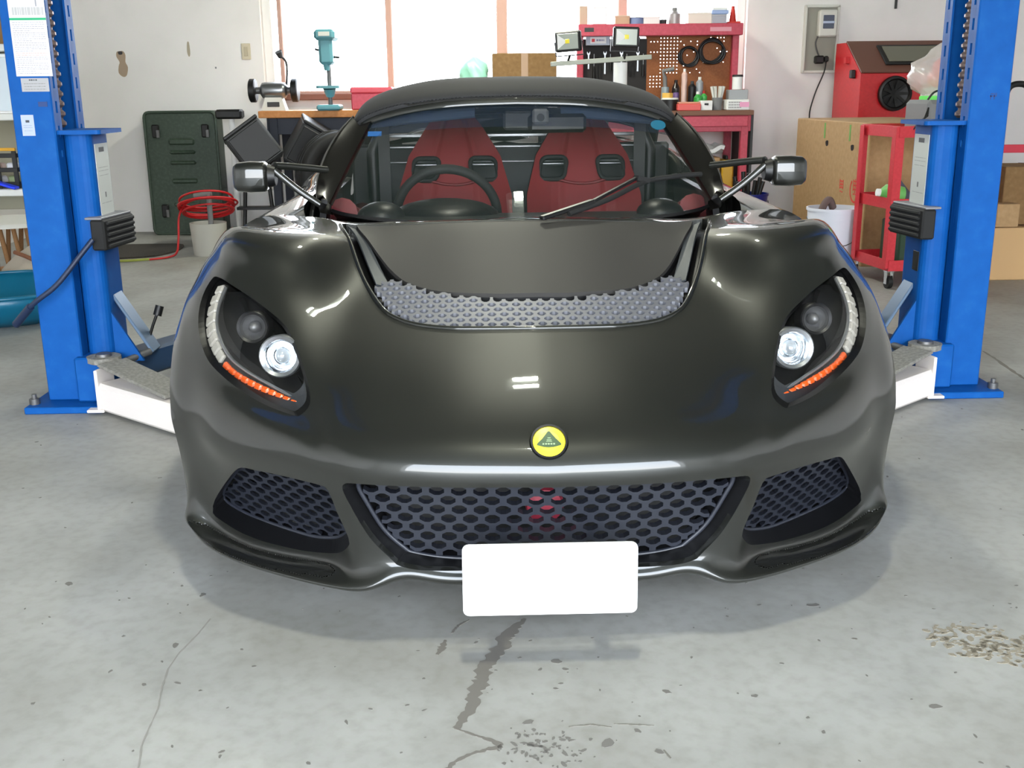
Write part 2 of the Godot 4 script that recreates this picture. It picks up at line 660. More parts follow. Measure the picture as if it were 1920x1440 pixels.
	M.floor.detail_uv_layer = BaseMaterial3D.DETAIL_UV_2
	M.floor.uv2_triplanar = true
	M.floor.uv2_world_triplanar = true
	M.floor.uv2_scale = Vector3.ONE * 1.1
	M.floor.roughness = 0.55
	M.wall = speckled(Color(0.91, 0.9, 0.89), 0.02, 0.85, 0.0, 0.4, 0.012, 31)
	M.ceiling = speckled(Color(0.36, 0.37, 0.33), 0.05, 0.9, 0.0, 0.4, 0.012, 33)
	M.crack = pm(Color(0.3, 0.29, 0.27), 0.9)
	M.pit = pm(Color(0.24, 0.23, 0.22), 0.9)
	M.stain = pm(Color(0.5, 0.47, 0.42), 0.7)

# ---------------------------------------------------------------- ceiling lamps: two short tubes each, every tube a glowing mesh and a light of its size
func lamps() -> void:
	var glow := pm(Color(1, 1, 1), 0.5)
	glow.emission_enabled = true
	glow.emission = Color(0.96, 1.0, 0.95)
	glow.emission_energy_multiplier = 30.0
	var spots := [[Vector3(-0.05, 3.0, 1.45), "compact two-tube ceiling lamp above the nose of the car", 1.6], [Vector3(0.01, 3.0, -1.68), "compact two-tube ceiling lamp above the cabin of the car", 0.9], [Vector3(-0.08, 3.0, -4.6), "unseen two-tube ceiling lamp added to brighten the back wall", 2.6]]  # the last lamp is unseen, added to brighten the back wall
	for s in spots:
		var t := thing("ceiling_lamp", s[1], "lamp", s[0], 0.0, "ceiling lamps")
		pbox("housing", Vector3(0, 0.06, 0), Vector3(0.26, 0.07, 0.30), M.lamp_body, t, 0.01)
		var m := Mb.new()
		m.cyl(Vector3(0, 0.09, 0), Vector3(0, 0.2, 0), 0.012)
		put("stem", m, M.lamp_body, t)
		for z in [-0.1, 0.1]:
			m = Mb.new()
			m.cyl(Vector3(-0.085, 0, z), Vector3(0.085, 0, z), 0.022, -1, 12)
			put("tube", m, glow, t)
			for x in [-0.1, 0.1]:
				pbox("holder", Vector3(x, 0.005, z), Vector3(0.03, 0.045, 0.05), M.lamp_body, t)
			var l := AreaLight3D.new()
			l.name = "tube_light"
			l.area_size = Vector2(0.17, 0.044)
			l.light_energy = LAMP * s[2]
			l.light_color = Color(1.0, 1.0, 0.92)
			l.shadow_enabled = true
			l.set("area_range", 20.0)
			t.add_child(l, true)
			l.position = Vector3(0, -0.025, z)
			l.rotation_degrees = Vector3(-90, 0, 0)

# ---------------------------------------------------------------- the room
const BACK := -6.1
const LEFT := -3.7
const RIGHT := 4.4
const FRONT := 4.4
const HIGH := 3.2

func room() -> void:
	var m := Mb.new()
	m.box(Vector3((LEFT + RIGHT) / 2, -0.1, (FRONT + BACK) / 2), Vector3(RIGHT - LEFT + 0.4, 0.2, FRONT - BACK + 0.4))
	var fl := structure("floor", m, M.floor)
	floor_marks(fl)
	m = Mb.new()
	m.box(Vector3(0, -0.12, FRONT + 15.2), Vector3(60, 0.2, 30.0))
	m.box(Vector3(0, -0.16, BACK - 15.3), Vector3(60, 0.2, 30.0))
	structure("ground", m, pm(Color(0.6, 0.6, 0.57), 0.9))
	m = Mb.new()
	m.box(Vector3((LEFT + RIGHT) / 2, HIGH + 0.1, (FRONT + BACK) / 2), Vector3(RIGHT - LEFT + 0.4, 0.2, FRONT - BACK + 0.4))
	structure("ceiling", m, M.ceiling)
	m = Mb.new()
	m.box(Vector3(LEFT - 0.1, HIGH / 2, (FRONT + BACK) / 2), Vector3(0.2, HIGH, FRONT - BACK + 0.4))
	structure("wall_left", m, M.wall)
	m = Mb.new()
	m.box(Vector3(RIGHT + 0.1, HIGH / 2, (FRONT + BACK) / 2), Vector3(0.2, HIGH, FRONT - BACK + 0.4))
	structure("wall_right", m, M.wall)
	# back wall with the long window; its opening runs from x -1.82 to 1.97 and y 1.05 to 2.35
	var wx0 := -1.82
	var wx1 := 1.97
	var wy0 := 1.05
	var wy1 := 2.35
	var zb := BACK - 0.09
	m = Mb.new()
	m.box(Vector3((LEFT + wx0) / 2, HIGH / 2, zb), Vector3(wx0 - LEFT, HIGH, 0.18))
	m.box(Vector3((RIGHT + wx1) / 2, HIGH / 2, zb), Vector3(RIGHT - wx1, HIGH, 0.18))
	m.box(Vector3((wx1 + wx0) / 2, wy0 / 2, zb), Vector3(wx1 - wx0, wy0, 0.18))
	m.box(Vector3((wx1 + wx0) / 2, (HIGH + wy1) / 2, zb), Vector3(wx1 - wx0, HIGH - wy1, 0.18))
	structure("wall_back", m, M.wall)
	# front wall round the wide open shutter doorway
	m = Mb.new()
	var zf := FRONT + 0.1
	m.box(Vector3((LEFT - 2.7) / 2, HIGH / 2, zf), Vector3(-2.7 - LEFT, HIGH, 0.2))
	m.box(Vector3((RIGHT + 3.0) / 2, HIGH / 2, zf), Vector3(RIGHT - 3.0, HIGH, 0.2))
	m.box(Vector3(0.15, (HIGH + 2.75) / 2, zf), Vector3(5.7, HIGH - 2.75, 0.2))
	structure("wall_front", m, M.wall)
	# window: wooden frame, mullions, sill and panes
	var win := Node3D.new()
	win.name = "window_1"
	add_child(win)
	win.set_meta("kind", "structure")
	var zw := BACK - 0.10
	for f in [[-1.785, 0.07], [1.935, 0.07], [-1.685, 0.035], [-0.836, 0.05], [0.05, 0.085], [1.0, 0.07]]:
		pbox("window_frame", Vector3(f[0], (wy0 + wy1) / 2, zw), Vector3(f[1], wy1 - wy0, 0.06), M.frame_wood if absf(f[0]) < 1.75 else M.white, win, 0.006)
	pbox("window_frame", Vector3(0.075, wy1 - 0.03, zw), Vector3(wx1 - wx0, 0.06, 0.055), M.frame_wood, win, 0.006)
	pbox("window_frame", Vector3(0.075, wy0 + 0.02, zw), Vector3(wx1 - wx0, 0.04, 0.055), M.frame_wood, win, 0.006)
	var xs := [-1.70, -0.836, 0.05, 1.0, 1.93]
	for k in 4:
		pbox("pane", Vector3((xs[k] + xs[k + 1]) / 2, (wy0 + wy1) / 2, zw - 0.01), Vector3(xs[k + 1] - xs[k], wy1 - wy0, 0.006), M.glass, win, 0.0)
	pbox("window_sill", Vector3(0.075, wy0 - 0.005, BACK - 0.02), Vector3(wx1 - wx0, 0.05, 0.14), M.sill_wood, win, 0.006)

# cracks, stains and pits of the concrete as thin patches of matter on the slab, each with its own outline
func crack_line(f: Array, width: Array, sd: int) -> PackedVector2Array:
	var p := []
	for k in range(0, f.size(), 2):
		p.append(Vector2(f[k], f[k + 1]))
	var r := RandomNumberGenerator.new()
	r.seed = sd
	var fine := even(p, p.size() * 5)
	var lft := []
	var rgt := []
	for k in fine.size():
		var d: Vector2 = (fine[mini(k + 1, fine.size() - 1)] - fine[maxi(k - 1, 0)]).normalized().orthogonal()
		var t := float(k) / (fine.size() - 1) * (width.size() - 1)
		var w: float = lerpf(width[int(t)], width[mini(int(t) + 1, width.size() - 1)], t - int(t))
		lft.append(fine[k] + d * w * r.randf_range(0.25, 0.75))
		rgt.append(fine[k] - d * w * r.randf_range(0.25, 0.75))
	rgt.reverse()
	return PackedVector2Array(lft + rgt)

func blot(c: Vector2, r: float, rg: RandomNumberGenerator, stretch := 1.0, n := 9) -> PackedVector2Array:
	var o := PackedVector2Array()
	var turn := rg.randf() * PI
	for k in n:
		var a := TAU * k / n
		var q := Vector2(cos(a) * stretch, sin(a)) * r * rg.randf_range(0.55, 1.15)
		o.append(c + q.rotated(turn))
	return o

func floor_marks(fl: Node) -> void:
	var lie := Transform3D(Basis(Vector3.RIGHT, Vector3(0, 0, 1), Vector3(0, -1, 0)), Vector3(0, 0.0004, 0))
	var lay := func(called: String, p: PackedVector2Array, mat: Material) -> void:
		var m := Mb.new()
		m.slab(lie, p, 0.0008)
		if m.v.size(): put(called, m, mat, fl)
	var tar := pm(Color(0.4, 0.385, 0.36), 0.85)
	lay.call("crack", crack_line([-.041,.604, -.065,.649, -.087,.682, -.094,.725, -.115,.766, -.131,.805, -.131,.844, -.146,.89, -.151,.934, -.165,.968, -.175,1.002], [0.008, 0.03, 0.028, 0.03, 0.022, 0.014], 1), tar)
	lay.call("crack", crack_line([-.181,1.000, -.155,1.018, -.122,1.037, -.098,1.056], [0.004, 0.006, 0.010], 2), tar)
	lay.call("crack", crack_line([-.098,1.058, -.127,1.068, -.154,1.08, -.18,1.101, -.20,1.14], [0.010, 0.007, 0.008, 0.012], 3), tar)
	lay.call("crack", crack_line([-.221,.747, -.212,.715, -.207,.688], [0.006, 0.014, 0.005], 4), tar)
	lay.call("crack", crack_line([-.195,.66, -.18,.625, -.159,.603], [0.004, 0.006, 0.003], 5), tar)
	lay.call("crack", crack_line([-.711,.574, -.721,.643, -.739,.718, -.743,.779, -.736,.846, -.722,.919, -.72,.978, -.717,1.034, -.703,1.094, -.70,1.2], [0.002, 0.003, 0.003, 0.002, 0.003, 0.002], 6), pm(Color(0.5, 0.49, 0.47), 0.85))
	lay.call("crack", crack_line([1.98,-1.67, 1.969,-1.516, 1.951,-1.387, 1.935,-1.225, 1.95,-1.0], [0.006, 0.014, 0.012, 0.008], 7), pm(Color(0.42, 0.4, 0.37), 0.85))
	# brown oily stain at the right: many small blots with ragged edges
	var r := RandomNumberGenerator.new()
	r.seed = 5
	var m := Mb.new()
	for k in 260:
		var a := r.randf() * TAU
		var d := sqrt(r.randf())
		var c := Vector2(0.885 + cos(a) * d * 0.11 + r.randfn() * 0.012, 0.755 + sin(a) * d * 0.075 + r.randfn() * 0.01 + cos(a) * d * 0.03)
		m.slab(lie, blot(c, r.randf_range(0.002, 0.007), r, 1.8, 7), 0.0008)
	tag(put("stain", m, pm(Color(0.52, 0.49, 0.43), 0.7), fl), "", "", "", "stuff")
	# pits and specks
	m = Mb.new()
	for k in 280:
		var c := Vector2(r.randf_range(-2.4, 2.4), r.randf_range(-0.9, 2.2))
		if r.randf() < 0.5:
			c = Vector2(r.randf_range(-1.2, 1.2), r.randf_range(0.3, 1.3))
		m.slab(lie, blot(c, r.randf_range(0.0012, 0.0042), r, r.randf_range(1.0, 2.2), 7), 0.0008)
	for k in 90:
		var c := Vector2(-0.03 + r.randfn() * 0.035, 1.065 + r.randfn() * 0.03)
		m.slab(lie, blot(c, r.randf_range(0.0012, 0.0045), r, r.randf_range(1.0, 2.5), 7), 0.0008)
	for q in [[.015,.782,.008], [.029,.812,.006], [.21,.9,.006], [.166,1.085,.007], [-.051,.989,.008], [.083,1.059,.010], [.139,1.022,.006], [.584,.572,.009], [.37,.921,.005], [.687,.97,.008], [-1.077,.391,.008], [-.756,.459,.007], [-.754,.685,.008]]:
		m.slab(lie, blot(Vector2(q[0], q[1]), q[2], r, 1.6, 9), 0.0008)
	tag(put("pit", m, pm(Color(0.4, 0.39, 0.37), 0.85), fl), "", "", "", "stuff")
	# faint scuffs
	for q in [[[.10,1.0, .14,1.004, .17,1.008], 8], [[.175,1.08, .183,1.105], 9], [[.095,1.01, .06,1.0, .02,1.005], 10]]:
		lay.call("scuff", crack_line(q[0], [0.002, 0.004, 0.002], q[1]), pm(Color(0.42, 0.41, 0.38), 0.85))

# ---------------------------------------------------------------- the car
func rows_grid(rows: Array, cols: int, per: int, mirror_edge := true) -> Array:
	var T := []
	for r in rows:
		T.append(even(spline(v3(r), 10), cols))
	var R := T.size()
	var P := []
	for r in R:
		P.append(T[r].duplicate())
	var ext := func(A: Array) -> Array:
		var E := []
		for r in R:
			var l: Array = A[r].duplicate()
			l.push_front(l[1] * Vector3(-1, 1, 1) if mirror_edge else 2.0 * l[0] - l[1])
			l.append(2.0 * l[-1] - l[-2])
			E.append(l)
		var first := []
		var last := []
		for c in cols + 2:
			first.append(2.0 * E[0][c] - E[1][c])
			last.append(2.0 * E[R - 1][c] - E[R - 2][c])
		E.push_front(first)
		E.append(last)
		return E
	for it in 2:
		var E: Array = ext.call(P)
		for r in R:
			for c in cols:
				var s := Vector3.ZERO
				for i in 3:
					for j in 3:
						s += E[r + i][c + j] * ([1.0, 4.0, 1.0][i] * [1.0, 4.0, 1.0][j] / 36.0)
				P[r][c] += T[r][c] - s
	var E: Array = ext.call(P)
	var wt := []
	for k in per + 1:
		var t := float(k) / per
		wt.append([(1 - t) ** 3 / 6.0, (3 * t ** 3 - 6 * t * t + 4) / 6.0, (-3 * t ** 3 + 3 * t * t + 3 * t + 1) / 6.0, t ** 3 / 6.0])
	# along the columns first
	var A := []
	for r in R + 2:
		var l := []
		for c in (cols - 1) * per + 1:
			var k: int = mini(c / per, cols - 2)
			var w: Array = wt[c - k * per]
			l.append(E[r][k] * w[0] + E[r][k + 1] * w[1] + E[r][k + 2] * w[2] + E[r][mini(k + 3, cols + 1)] * w[3])
		A.append(l)
	var out := []
	for r in (R - 1) * per + 1:
		var k: int = mini(r / per, R - 2)
		var w: Array = wt[r - k * per]
		var l := PackedVector3Array()
		for c in A[0].size():
			l.append(A[k][c] * w[0] + A[k + 1][c] * w[1] + A[k + 2][c] * w[2] + A[mini(k + 3, R + 1)][c] * w[3])
		out.append(l)
	return out

# walls of an opening: each cut edge is carried to where "to" sends it
func rim(m: Mb, edges: Array, to: Callable, steps := 1) -> void:
	for e in edges:
		for s in steps:
			var t0 := float(s) / steps
			var t1 := float(s + 1) / steps
			var a0: Vector3 = e[0].lerp(to.call(e[0]), t0)
			var b0: Vector3 = e[2].lerp(to.call(e[2]), t0)
			var a1: Vector3 = e[0].lerp(to.call(e[0]), t1)
			var b1: Vector3 = e[2].lerp(to.call(e[2]), t1)
			m.flat(a0, b0, b1, a1, Vector3(0, 0.4, 1))

func sports_car() -> void:
	var car := thing("sports_car", "low dark grey-green metallic sports car with black soft top and red seats", "car")
	var rows := [
		[0,.128,.66, .18,.128,.665, .28,.138,.67, .36,.112,.675, .46,.110,.645, .58,.113,.585, .67,.115,.525, .73,.115,.465, .765,.115,.41, .785,.115,.36, .79,.115,.33],
		[0,.132,.70, .18,.131,.705, .27,.144,.705, .30,.141,.705, .348,.124,.705, .378,.118,.70, .457,.121,.675, .576,.125,.615, .667,.13,.555, .731,.132,.485, .775,.134,.415, .80,.135,.37, .805,.135,.335],
		[0,.147,.718, .18,.146,.722, .27,.159,.722, .30,.156,.722, .348,.139,.724, .378,.132,.717, .457,.136,.692, .576,.141,.632, .667,.146,.572, .733,.147,.50, .78,.15,.425, .805,.15,.375, .81,.15,.335],
		[0,.162,.712, .18,.161,.716, .27,.174,.716, .31,.172,.714, .35,.157,.706, .39,.147,.690, .43,.145,.652, .485,.143,.622, .54,.138,.590, .616,.136,.54, .677,.137,.49, .735,.141,.44, .778,.150,.41, .802,.165,.37, .81,.165,.332],
		[0,.19,.712, .2,.19,.714, .28,.197,.712, .33,.20,.702, .37,.19,.69, .40,.186,.672, .43,.164,.63, .485,.146,.578, .54,.140,.545, .616,.138,.497, .677,.140,.445, .73,.150,.40, .768,.178,.385, .797,.195,.36, .81,.195,.325],
		[0,.28,.745, .2,.28,.738, .33,.28,.715, .39,.275,.698, .43,.268,.668, .5,.262,.612, .6,.262,.53, .69,.265,.445, .752,.272,.39, .797,.28,.34, .82,.28,.31],
		[0,.345,.782, .18,.345,.770, .35,.343,.731, .42,.337,.69, .47,.333,.655, .53,.332,.61, .62,.331,.54, .70,.336,.46, .765,.343,.37, .815,.35,.315, .838,.35,.29],
		[0,.378,.798, .18,.378,.784, .34,.377,.745, .42,.374,.70, .50,.374,.645, .60,.373,.565, .695,.373,.465, .77,.375,.36, .822,.38,.30, .846,.38,.265],
		[0,.405,.797, .175,.405,.783, .333,.405,.744, .422,.405,.695, .51,.406,.632, .60,.408,.551, .695,.41,.45, .77,.415,.348, .826,.42,.285, .85,.42,.245],
		[0,.430,.780, .175,.429,.767, .333,.425,.728, .422,.426,.676, .51,.429,.610, .60,.434,.525, .695,.443,.412, .77,.455,.315, .828,.465,.245, .855,.465,.20],
		[0,.458,.742, .175,.455,.732, .333,.448,.69, .43,.446,.632, .511,.449,.552, .583,.454,.478, .653,.465,.405, .715,.485,.335, .78,.505,.26, .834,.515,.19, .859,.505,.15],
		[0,.50,.64, .175,.496,.63, .333,.483,.592, .43,.475,.555, .48,.476,.522, .56,.491,.45, .63,.509,.385, .70,.532,.315, .755,.548,.25, .808,.562,.175, .85,.562,.10, .864,.545,.07],
		[0,.539,.50, .175,.535,.49, .333,.523,.472, .44,.515,.455, .506,.522,.443, .57,.543,.38, .64,.566,.31, .70,.588,.248, .755,.605,.18, .808,.612,.10, .852,.598,.02, .866,.572,-.01],
		[0,.572,.36, .12,.570,.352, .25,.564,.338, .36,.559,.325, .45,.560,.315, .54,.582,.305, .61,.606,.255, .68,.632,.19, .735,.650,.13, .788,.655,.045, .834,.640,-.03, .86,.605,-.07, .869,.58,-.08],
		[0,.615,.16, .12,.613,.155, .25,.607,.15, .36,.602,.15, .45,.606,.155, .53,.634,.17, .60,.668,.16, .68,.690,.115, .74,.701,.05, .788,.694,-.03, .834,.665,-.10, .861,.618,-.13, .871,.57,-.14],
		[0,.672,-.10, .15,.670,-.10, .30,.662,-.09, .42,.662,-.04, .48,.688,.01, .55,.726,.065, .63,.7365,.07, .70,.737,.045, .765,.727,-.03, .82,.684,-.14, .858,.62,-.21, .869,.55,-.225],
		[0,.722,-.32, .15,.720,-.32, .32,.714,-.31, .43,.711,-.26, .485,.723,-.20, .55,.736,-.16, .63,.7415,-.15, .70,.7425,-.15, .757,.738,-.18, .808,.704,-.26, .848,.64,-.29, .869,.56,-.30, .87,.48,-.305],
		[0,.728,-.44, .3,.722,-.44, .47,.718,-.43, .55,.732,-.41, .62,.742,-.40, .69,.744,-.40, .752,.740,-.40, .808,.704,-.40, .848,.64,-.395, .868,.5,-.37, .862,.3,-.345, .835,.14,-.37],
	]
	var g := rows_grid(rows, 26, 6)
	for l in g:
		for k in l.size():
			var p: Vector3 = l[k]
			if p.z > 0.3 and p.x > 0.3 and p.x < 0.7:
				var q := Vector2(p.x, p.y)
				var c := Geometry2D.get_closest_point_to_segment(q, Vector2(0.492, 0.475), Vector2(0.447, 0.432))
				var d := q.distance_to(c)
				l[k] = p + Vector3(0.2, -0.5, -0.85) * 0.005 * exp(-(d / 0.026) ** 2)
	var half := Mb.new()
	half.grid(g, Vector3.UP, Vector3(0.2, 0.25, 0.0))
	# openings, given on the right half
	var any := func(p: Vector3) -> bool: return true
	var front := func(p: Vector3) -> bool: return p.z > 0.3
	var lamp_zone := func(p: Vector3) -> bool: return p.z > 0.04 and p.x > 0.4
	var grille_poly := poly2([-0.5,.362, 0,.368, .177,.366, .30,.362, .372,.358, .392,.352, .396,.338, .384,.307, .349,.235, .308,.190, .284,.176, .2,.166, 0,.166, -.5,.166], 5)
	var intake_poly := poly2([.428,.328, .445,.336, .531,.334, .60,.328, .632,.322, .655,.302, .695,.25, .725,.205, .734,.18, .728,.164, .677,.150, .616,.147, .54,.148, .485,.153, .43,.172, .402,.198, .392,.222, .411,.277], 5)
	var lamp_poly := poly2([.495,.447, .511,.446, .583,.450, .653,.463, .715,.485, .748,.506, .775,.545, .787,.585, .786,.620, .774,.646, .760,.655, .735,.653, .697,.641, .655,.626, .613,.607, .575,.588, .545,.567, .506,.524, .484,.487, .478,.462], 4)
	var vent_poly := poly2([-.5,.352, 0,.352, .119,.342, .20,.325, .272,.292, .325,.243, .359,.185, .40,.08, .427,0, .460,-.11, .487,-.20, .508,-.30, .50,-.345, .45,-.36, 0,-.37, -.5,-.37], 4)
	var c1 := cut(half, grille_poly, 0, 1, front)
	var c2 := cut(c1[0], intake_poly, 0, 1, front)
	var c3 := cut(c2[0], lamp_poly, 0, 1, lamp_zone)
	var c4 := cut(c3[0], vent_poly, 0, 2, func(p: Vector3) -> bool: return p.y > 0.5)
	var shell: Mb = c4[0]
	# turned-in edges of the openings
	rim(shell, c1[2], func(p: Vector3) -> Vector3: return Vector3(p.x * 0.985, p.y + 0.004 * signf(0.27 - p.y), p.z - 0.012))
	rim(shell, c4[2], func(p: Vector3) -> Vector3: return p - Vector3(0, 0.03, 0))
	shell.mirror()
	put("body_front", shell, M.paint, car)
	var dark := Mb.new()
	rim(dark, c1[2], func(p: Vector3) -> Vector3: return Vector3(p.x * 0.90, 0.265 + (p.y - 0.265) * 0.86, p.z - 0.075))
	dark.mirror()
	put("grille_surround", dark, M.black_plastic, car)  # duct wall in black: shade of the recess is put into its colour
	dark = Mb.new()
	rim(dark, c2[2], func(p: Vector3) -> Vector3: return Vector3(0.55 + (p.x - 0.55) * 0.93, 0.26 + (p.y - 0.26) * 0.93, p.z - 0.11))
	for s in 2:
		put("intake_surround", dark if s == 0 else dark.mirrored(), M.black_plastic, car)
	# grille lattice
	var gp := PackedVector2Array()
	for q in grille_poly:
		gp.append(Vector2(q.x * 0.93 if q.x > 0 else q.x, 0.265 + (q.y - 0.265) * 0.92))
	var full := PackedVector2Array()
	for q in gp:
		if q.x >= 0: full.append(q)
	for k in range(gp.size() - 1, -1, -1):
		if gp[k].x > 0: full.append(gp[k] * Vector2(-1, 1))
	var lat := Mb.new()
	honeycomb(lat, full, 0.043, 0.0212, 0.0085, 0.022, func(q: Vector2, d: float) -> Vector3: return Vector3(q.x, q.y, 0.705 - 0.3 * q.x * q.x + (q.y - 0.27) * 0.25 - d))
	var fr := []
	for q in full:
		fr.append(Vector3(q.x, q.y, 0.705 - 0.3 * q.x * q.x + (q.y - 0.27) * 0.25))
	lat.tube(fr, 0.005, 6, true)
	put("grille_lattice", lat, M.grille, car)
	# what lies behind the lattice: duct, cooler core, red horn
	pbox("radiator", Vector3(0, 0.27, 0.54), Vector3(0.74, 0.24, 0.03), M.black, car)
	var hm := Mb.new()
	hm.lathe(Transform3D(Basis(Vector3.RIGHT, PI / 2), Vector3(0.0, 0.262, 0.60)), [Vector2(0, 0.03), Vector2(0.02, 0.03), Vector2(0.036, 0.024), Vector2(0.04, 0.012), Vector2(0.036, 0), Vector2(0, 0)], 20)
	put("horn", hm, M.red, car)
	# side intake lattices
	var side := Mb.new()
	var ip := PackedVector2Array()
	for q in intake_poly:
		ip.append(Vector2(0.55 + (q.x - 0.55) * 0.96, 0.255 + (q.y - 0.255) * 0.95))
	var behind := func(q: Vector2, d: float) -> Vector3:
		return Vector3(q.x, q.y, 0.652 - (q.x - 0.39) * 0.72 - 0.25 * (q.x - 0.39) ** 2 + (q.y - 0.26) * 0.45 - 0.02 - d)
	honeycomb(side, ip, 0.036, 0.0165, 0.0065, 0.016, behind)
	var fr2 := []
	for q in ip:
		fr2.append(behind.call(q, 0.0))
	side.tube(fr2, 0.005, 6, true)
	var back := Mb.new()
	back.slab(Transform3D(Basis(Vector3.UP, 0.62), Vector3(0.52, 0.26, 0.41)), rounded(0.46, 0.22, 0.03), 0.01)
	for s in 2:
		var lt := put("intake_lattice", side if s == 0 else side.mirrored(), M.grille, car)
		put("duct_back", back if s == 0 else back.mirrored(), M.black, lt)
	headlamps(car, c3[1], c3[2], lamp_poly)
	bonnet(car, c4[1], half)
	front_details(car, half)
	cabin(car)
	tail(car)
	wheels(car)

func headlamps(car: Node, glass: Mb, edges: Array, outline: PackedVector2Array) -> void:
	# right-hand unit built once, then mirrored
	var seal := Mb.new()
	rim(seal, edges, func(p: Vector3) -> Vector3:
		var w := Vector2(0.635 - p.x, 0.555 - p.y).normalized() * 0.011
		return Vector3(p.x + w.x, p.y + w.y, p.z - 0.014), 2)
	var bucket := Mb.new()
	rim(bucket, edges, func(p: Vector3) -> Vector3: return Vector3(0.62 + (p.x - 0.62) * 0.8, 0.55 + (p.y - 0.55) * 0.8, p.z - 0.10), 3)
	bucket.add(glass.offset(-0.085))
	var lens := glass.offset(-0.016)
	# strip of clear day lamps along the outer edge, amber strip along the lower edge
	var path := func(list: Array, count: int) -> Array:
		var p := []
		for k in range(0, list.size(), 2):
			p.append(Vector2(list[k], list[k + 1]))
		return even(spline(p, 8), count)
	var day: Array = path.call([.757,.640, .768,.610, .768,.575, .758,.545, .738,.518, .722,.503], 9)
	var amb: Array = path.call([.717,.498, .690,.483, .640,.470, .585,.462, .535,.457, .503,.455], 13)
	var parts := []
	for which in 2:
		var list: Array = day if which == 0 else amb
		for k in list.size() - 1:
			var a: Vector2 = list[k]
			var b: Vector2 = list[k + 1]
			var c := (a + b) * 0.5
			var p := lookup(glass, 0, 1, 2, c)
			var pa := lookup(glass, 0, 1, 2, a)
			var pb := lookup(glass, 0, 1, 2, b)
			var m := Mb.new()
			var z := (pb - pa).normalized()
			var nn := Vector3(0.55, 0.25, 0.8).normalized()
			var x := nn.cross(z).normalized()
			var w := (0.034 if which == 0 else 0.024) * (0.6 + 0.4 * sin(PI * clampf((k + 1.0) / list.size(), 0.1, 0.9)))
			m.box(p - nn * 0.024, Vector3(w, 0.012, (pb - pa).length() * 0.93), 0.004, Basis(x, z.cross(x), z))
			parts.append(["day_lamp" if which == 0 else "indicator_segment", m, M.lamp_white if which == 0 else M.amber])
	# rail beside the strips
	var rail := Mb.new()
	var rp := []
	for q in path.call([.742,.638, .750,.605, .748,.575, .737,.552, .718,.529, .690,.508, .640,.490, .585,.477, .53,.465], 24):
		rp.append(lookup(glass, 0, 1, 2, q) - Vector3(0.3, 0.2, 0.8) * 0.03)
	rail.tube(rp, 0.004, 6)
	for s in 2:
		var h := put("headlamp", bucket if s == 0 else bucket.mirrored(), M.black_plastic, car)
		var flip := Transform3D(Basis.from_scale(Vector3(1 if s == 0 else -1, 1, 1)), Vector3.ZERO)
		put("seal", seal if s == 0 else seal.mirrored(), M.seal, h)
		put("lens", lens if s == 0 else lens.mirrored(), M.lens, h)
		put("rail", rail if s == 0 else rail.mirrored(), M.steel, h)
		for q in parts:
			put(q[0], q[1] if s == 0 else q[1].mirrored(), q[2], h)
		# two round units: polished bowl with its bulb, and the smaller dark projector
		for which in 2:
			var c := Vector3(.566, .5235, .372) if which == 0 else Vector3(.640, .571, .288)
			var r := 0.037 if which == 0 else 0.029
			c.x *= 1 if s == 0 else -1
			var aim := Vector3(0.05 if s == 0 else -0.05, 0.18, 1.0).normalized()
			var x := Vector3.UP.cross(aim).normalized()
			var xf := Transform3D(Basis(x, aim, x.cross(aim)), c)
			var ring := Mb.new()
			ring.lathe(xf, [Vector2(r * 1.28, -0.05), Vector2(r * 1.28, -0.004), Vector2(r * 1.2, 0.0), Vector2(r * 1.0, -0.004), Vector2(r, -0.02)], 32)
			put("lamp_ring", ring, M.steel if which == 0 else M.black_plastic, h)
			var bowl := Mb.new()
			var prof := []
			for k in 9:
				var t := k / 8.0
				prof.append(Vector2(r * (1.0 - t * 0.75), -0.006 - 0.034 * sqrt(t)))
			bowl.lathe(xf, prof, 24)
			put("reflector", bowl, M.chrome if which == 0 else M.dull_steel, h)
			var bulb := Mb.new()
			var bp := []
			for k in 8:
				var t := k / 7.0 * PI * 0.5
				bp.append(Vector2(cos(t) * r * 0.48, -0.03 + sin(t) * (0.022 if which == 0 else 0.024)))
			bulb.lathe(xf, bp, 20, true)
			put("projector", bulb, M.clear_bulb if which == 0 else M.dull_steel, h)

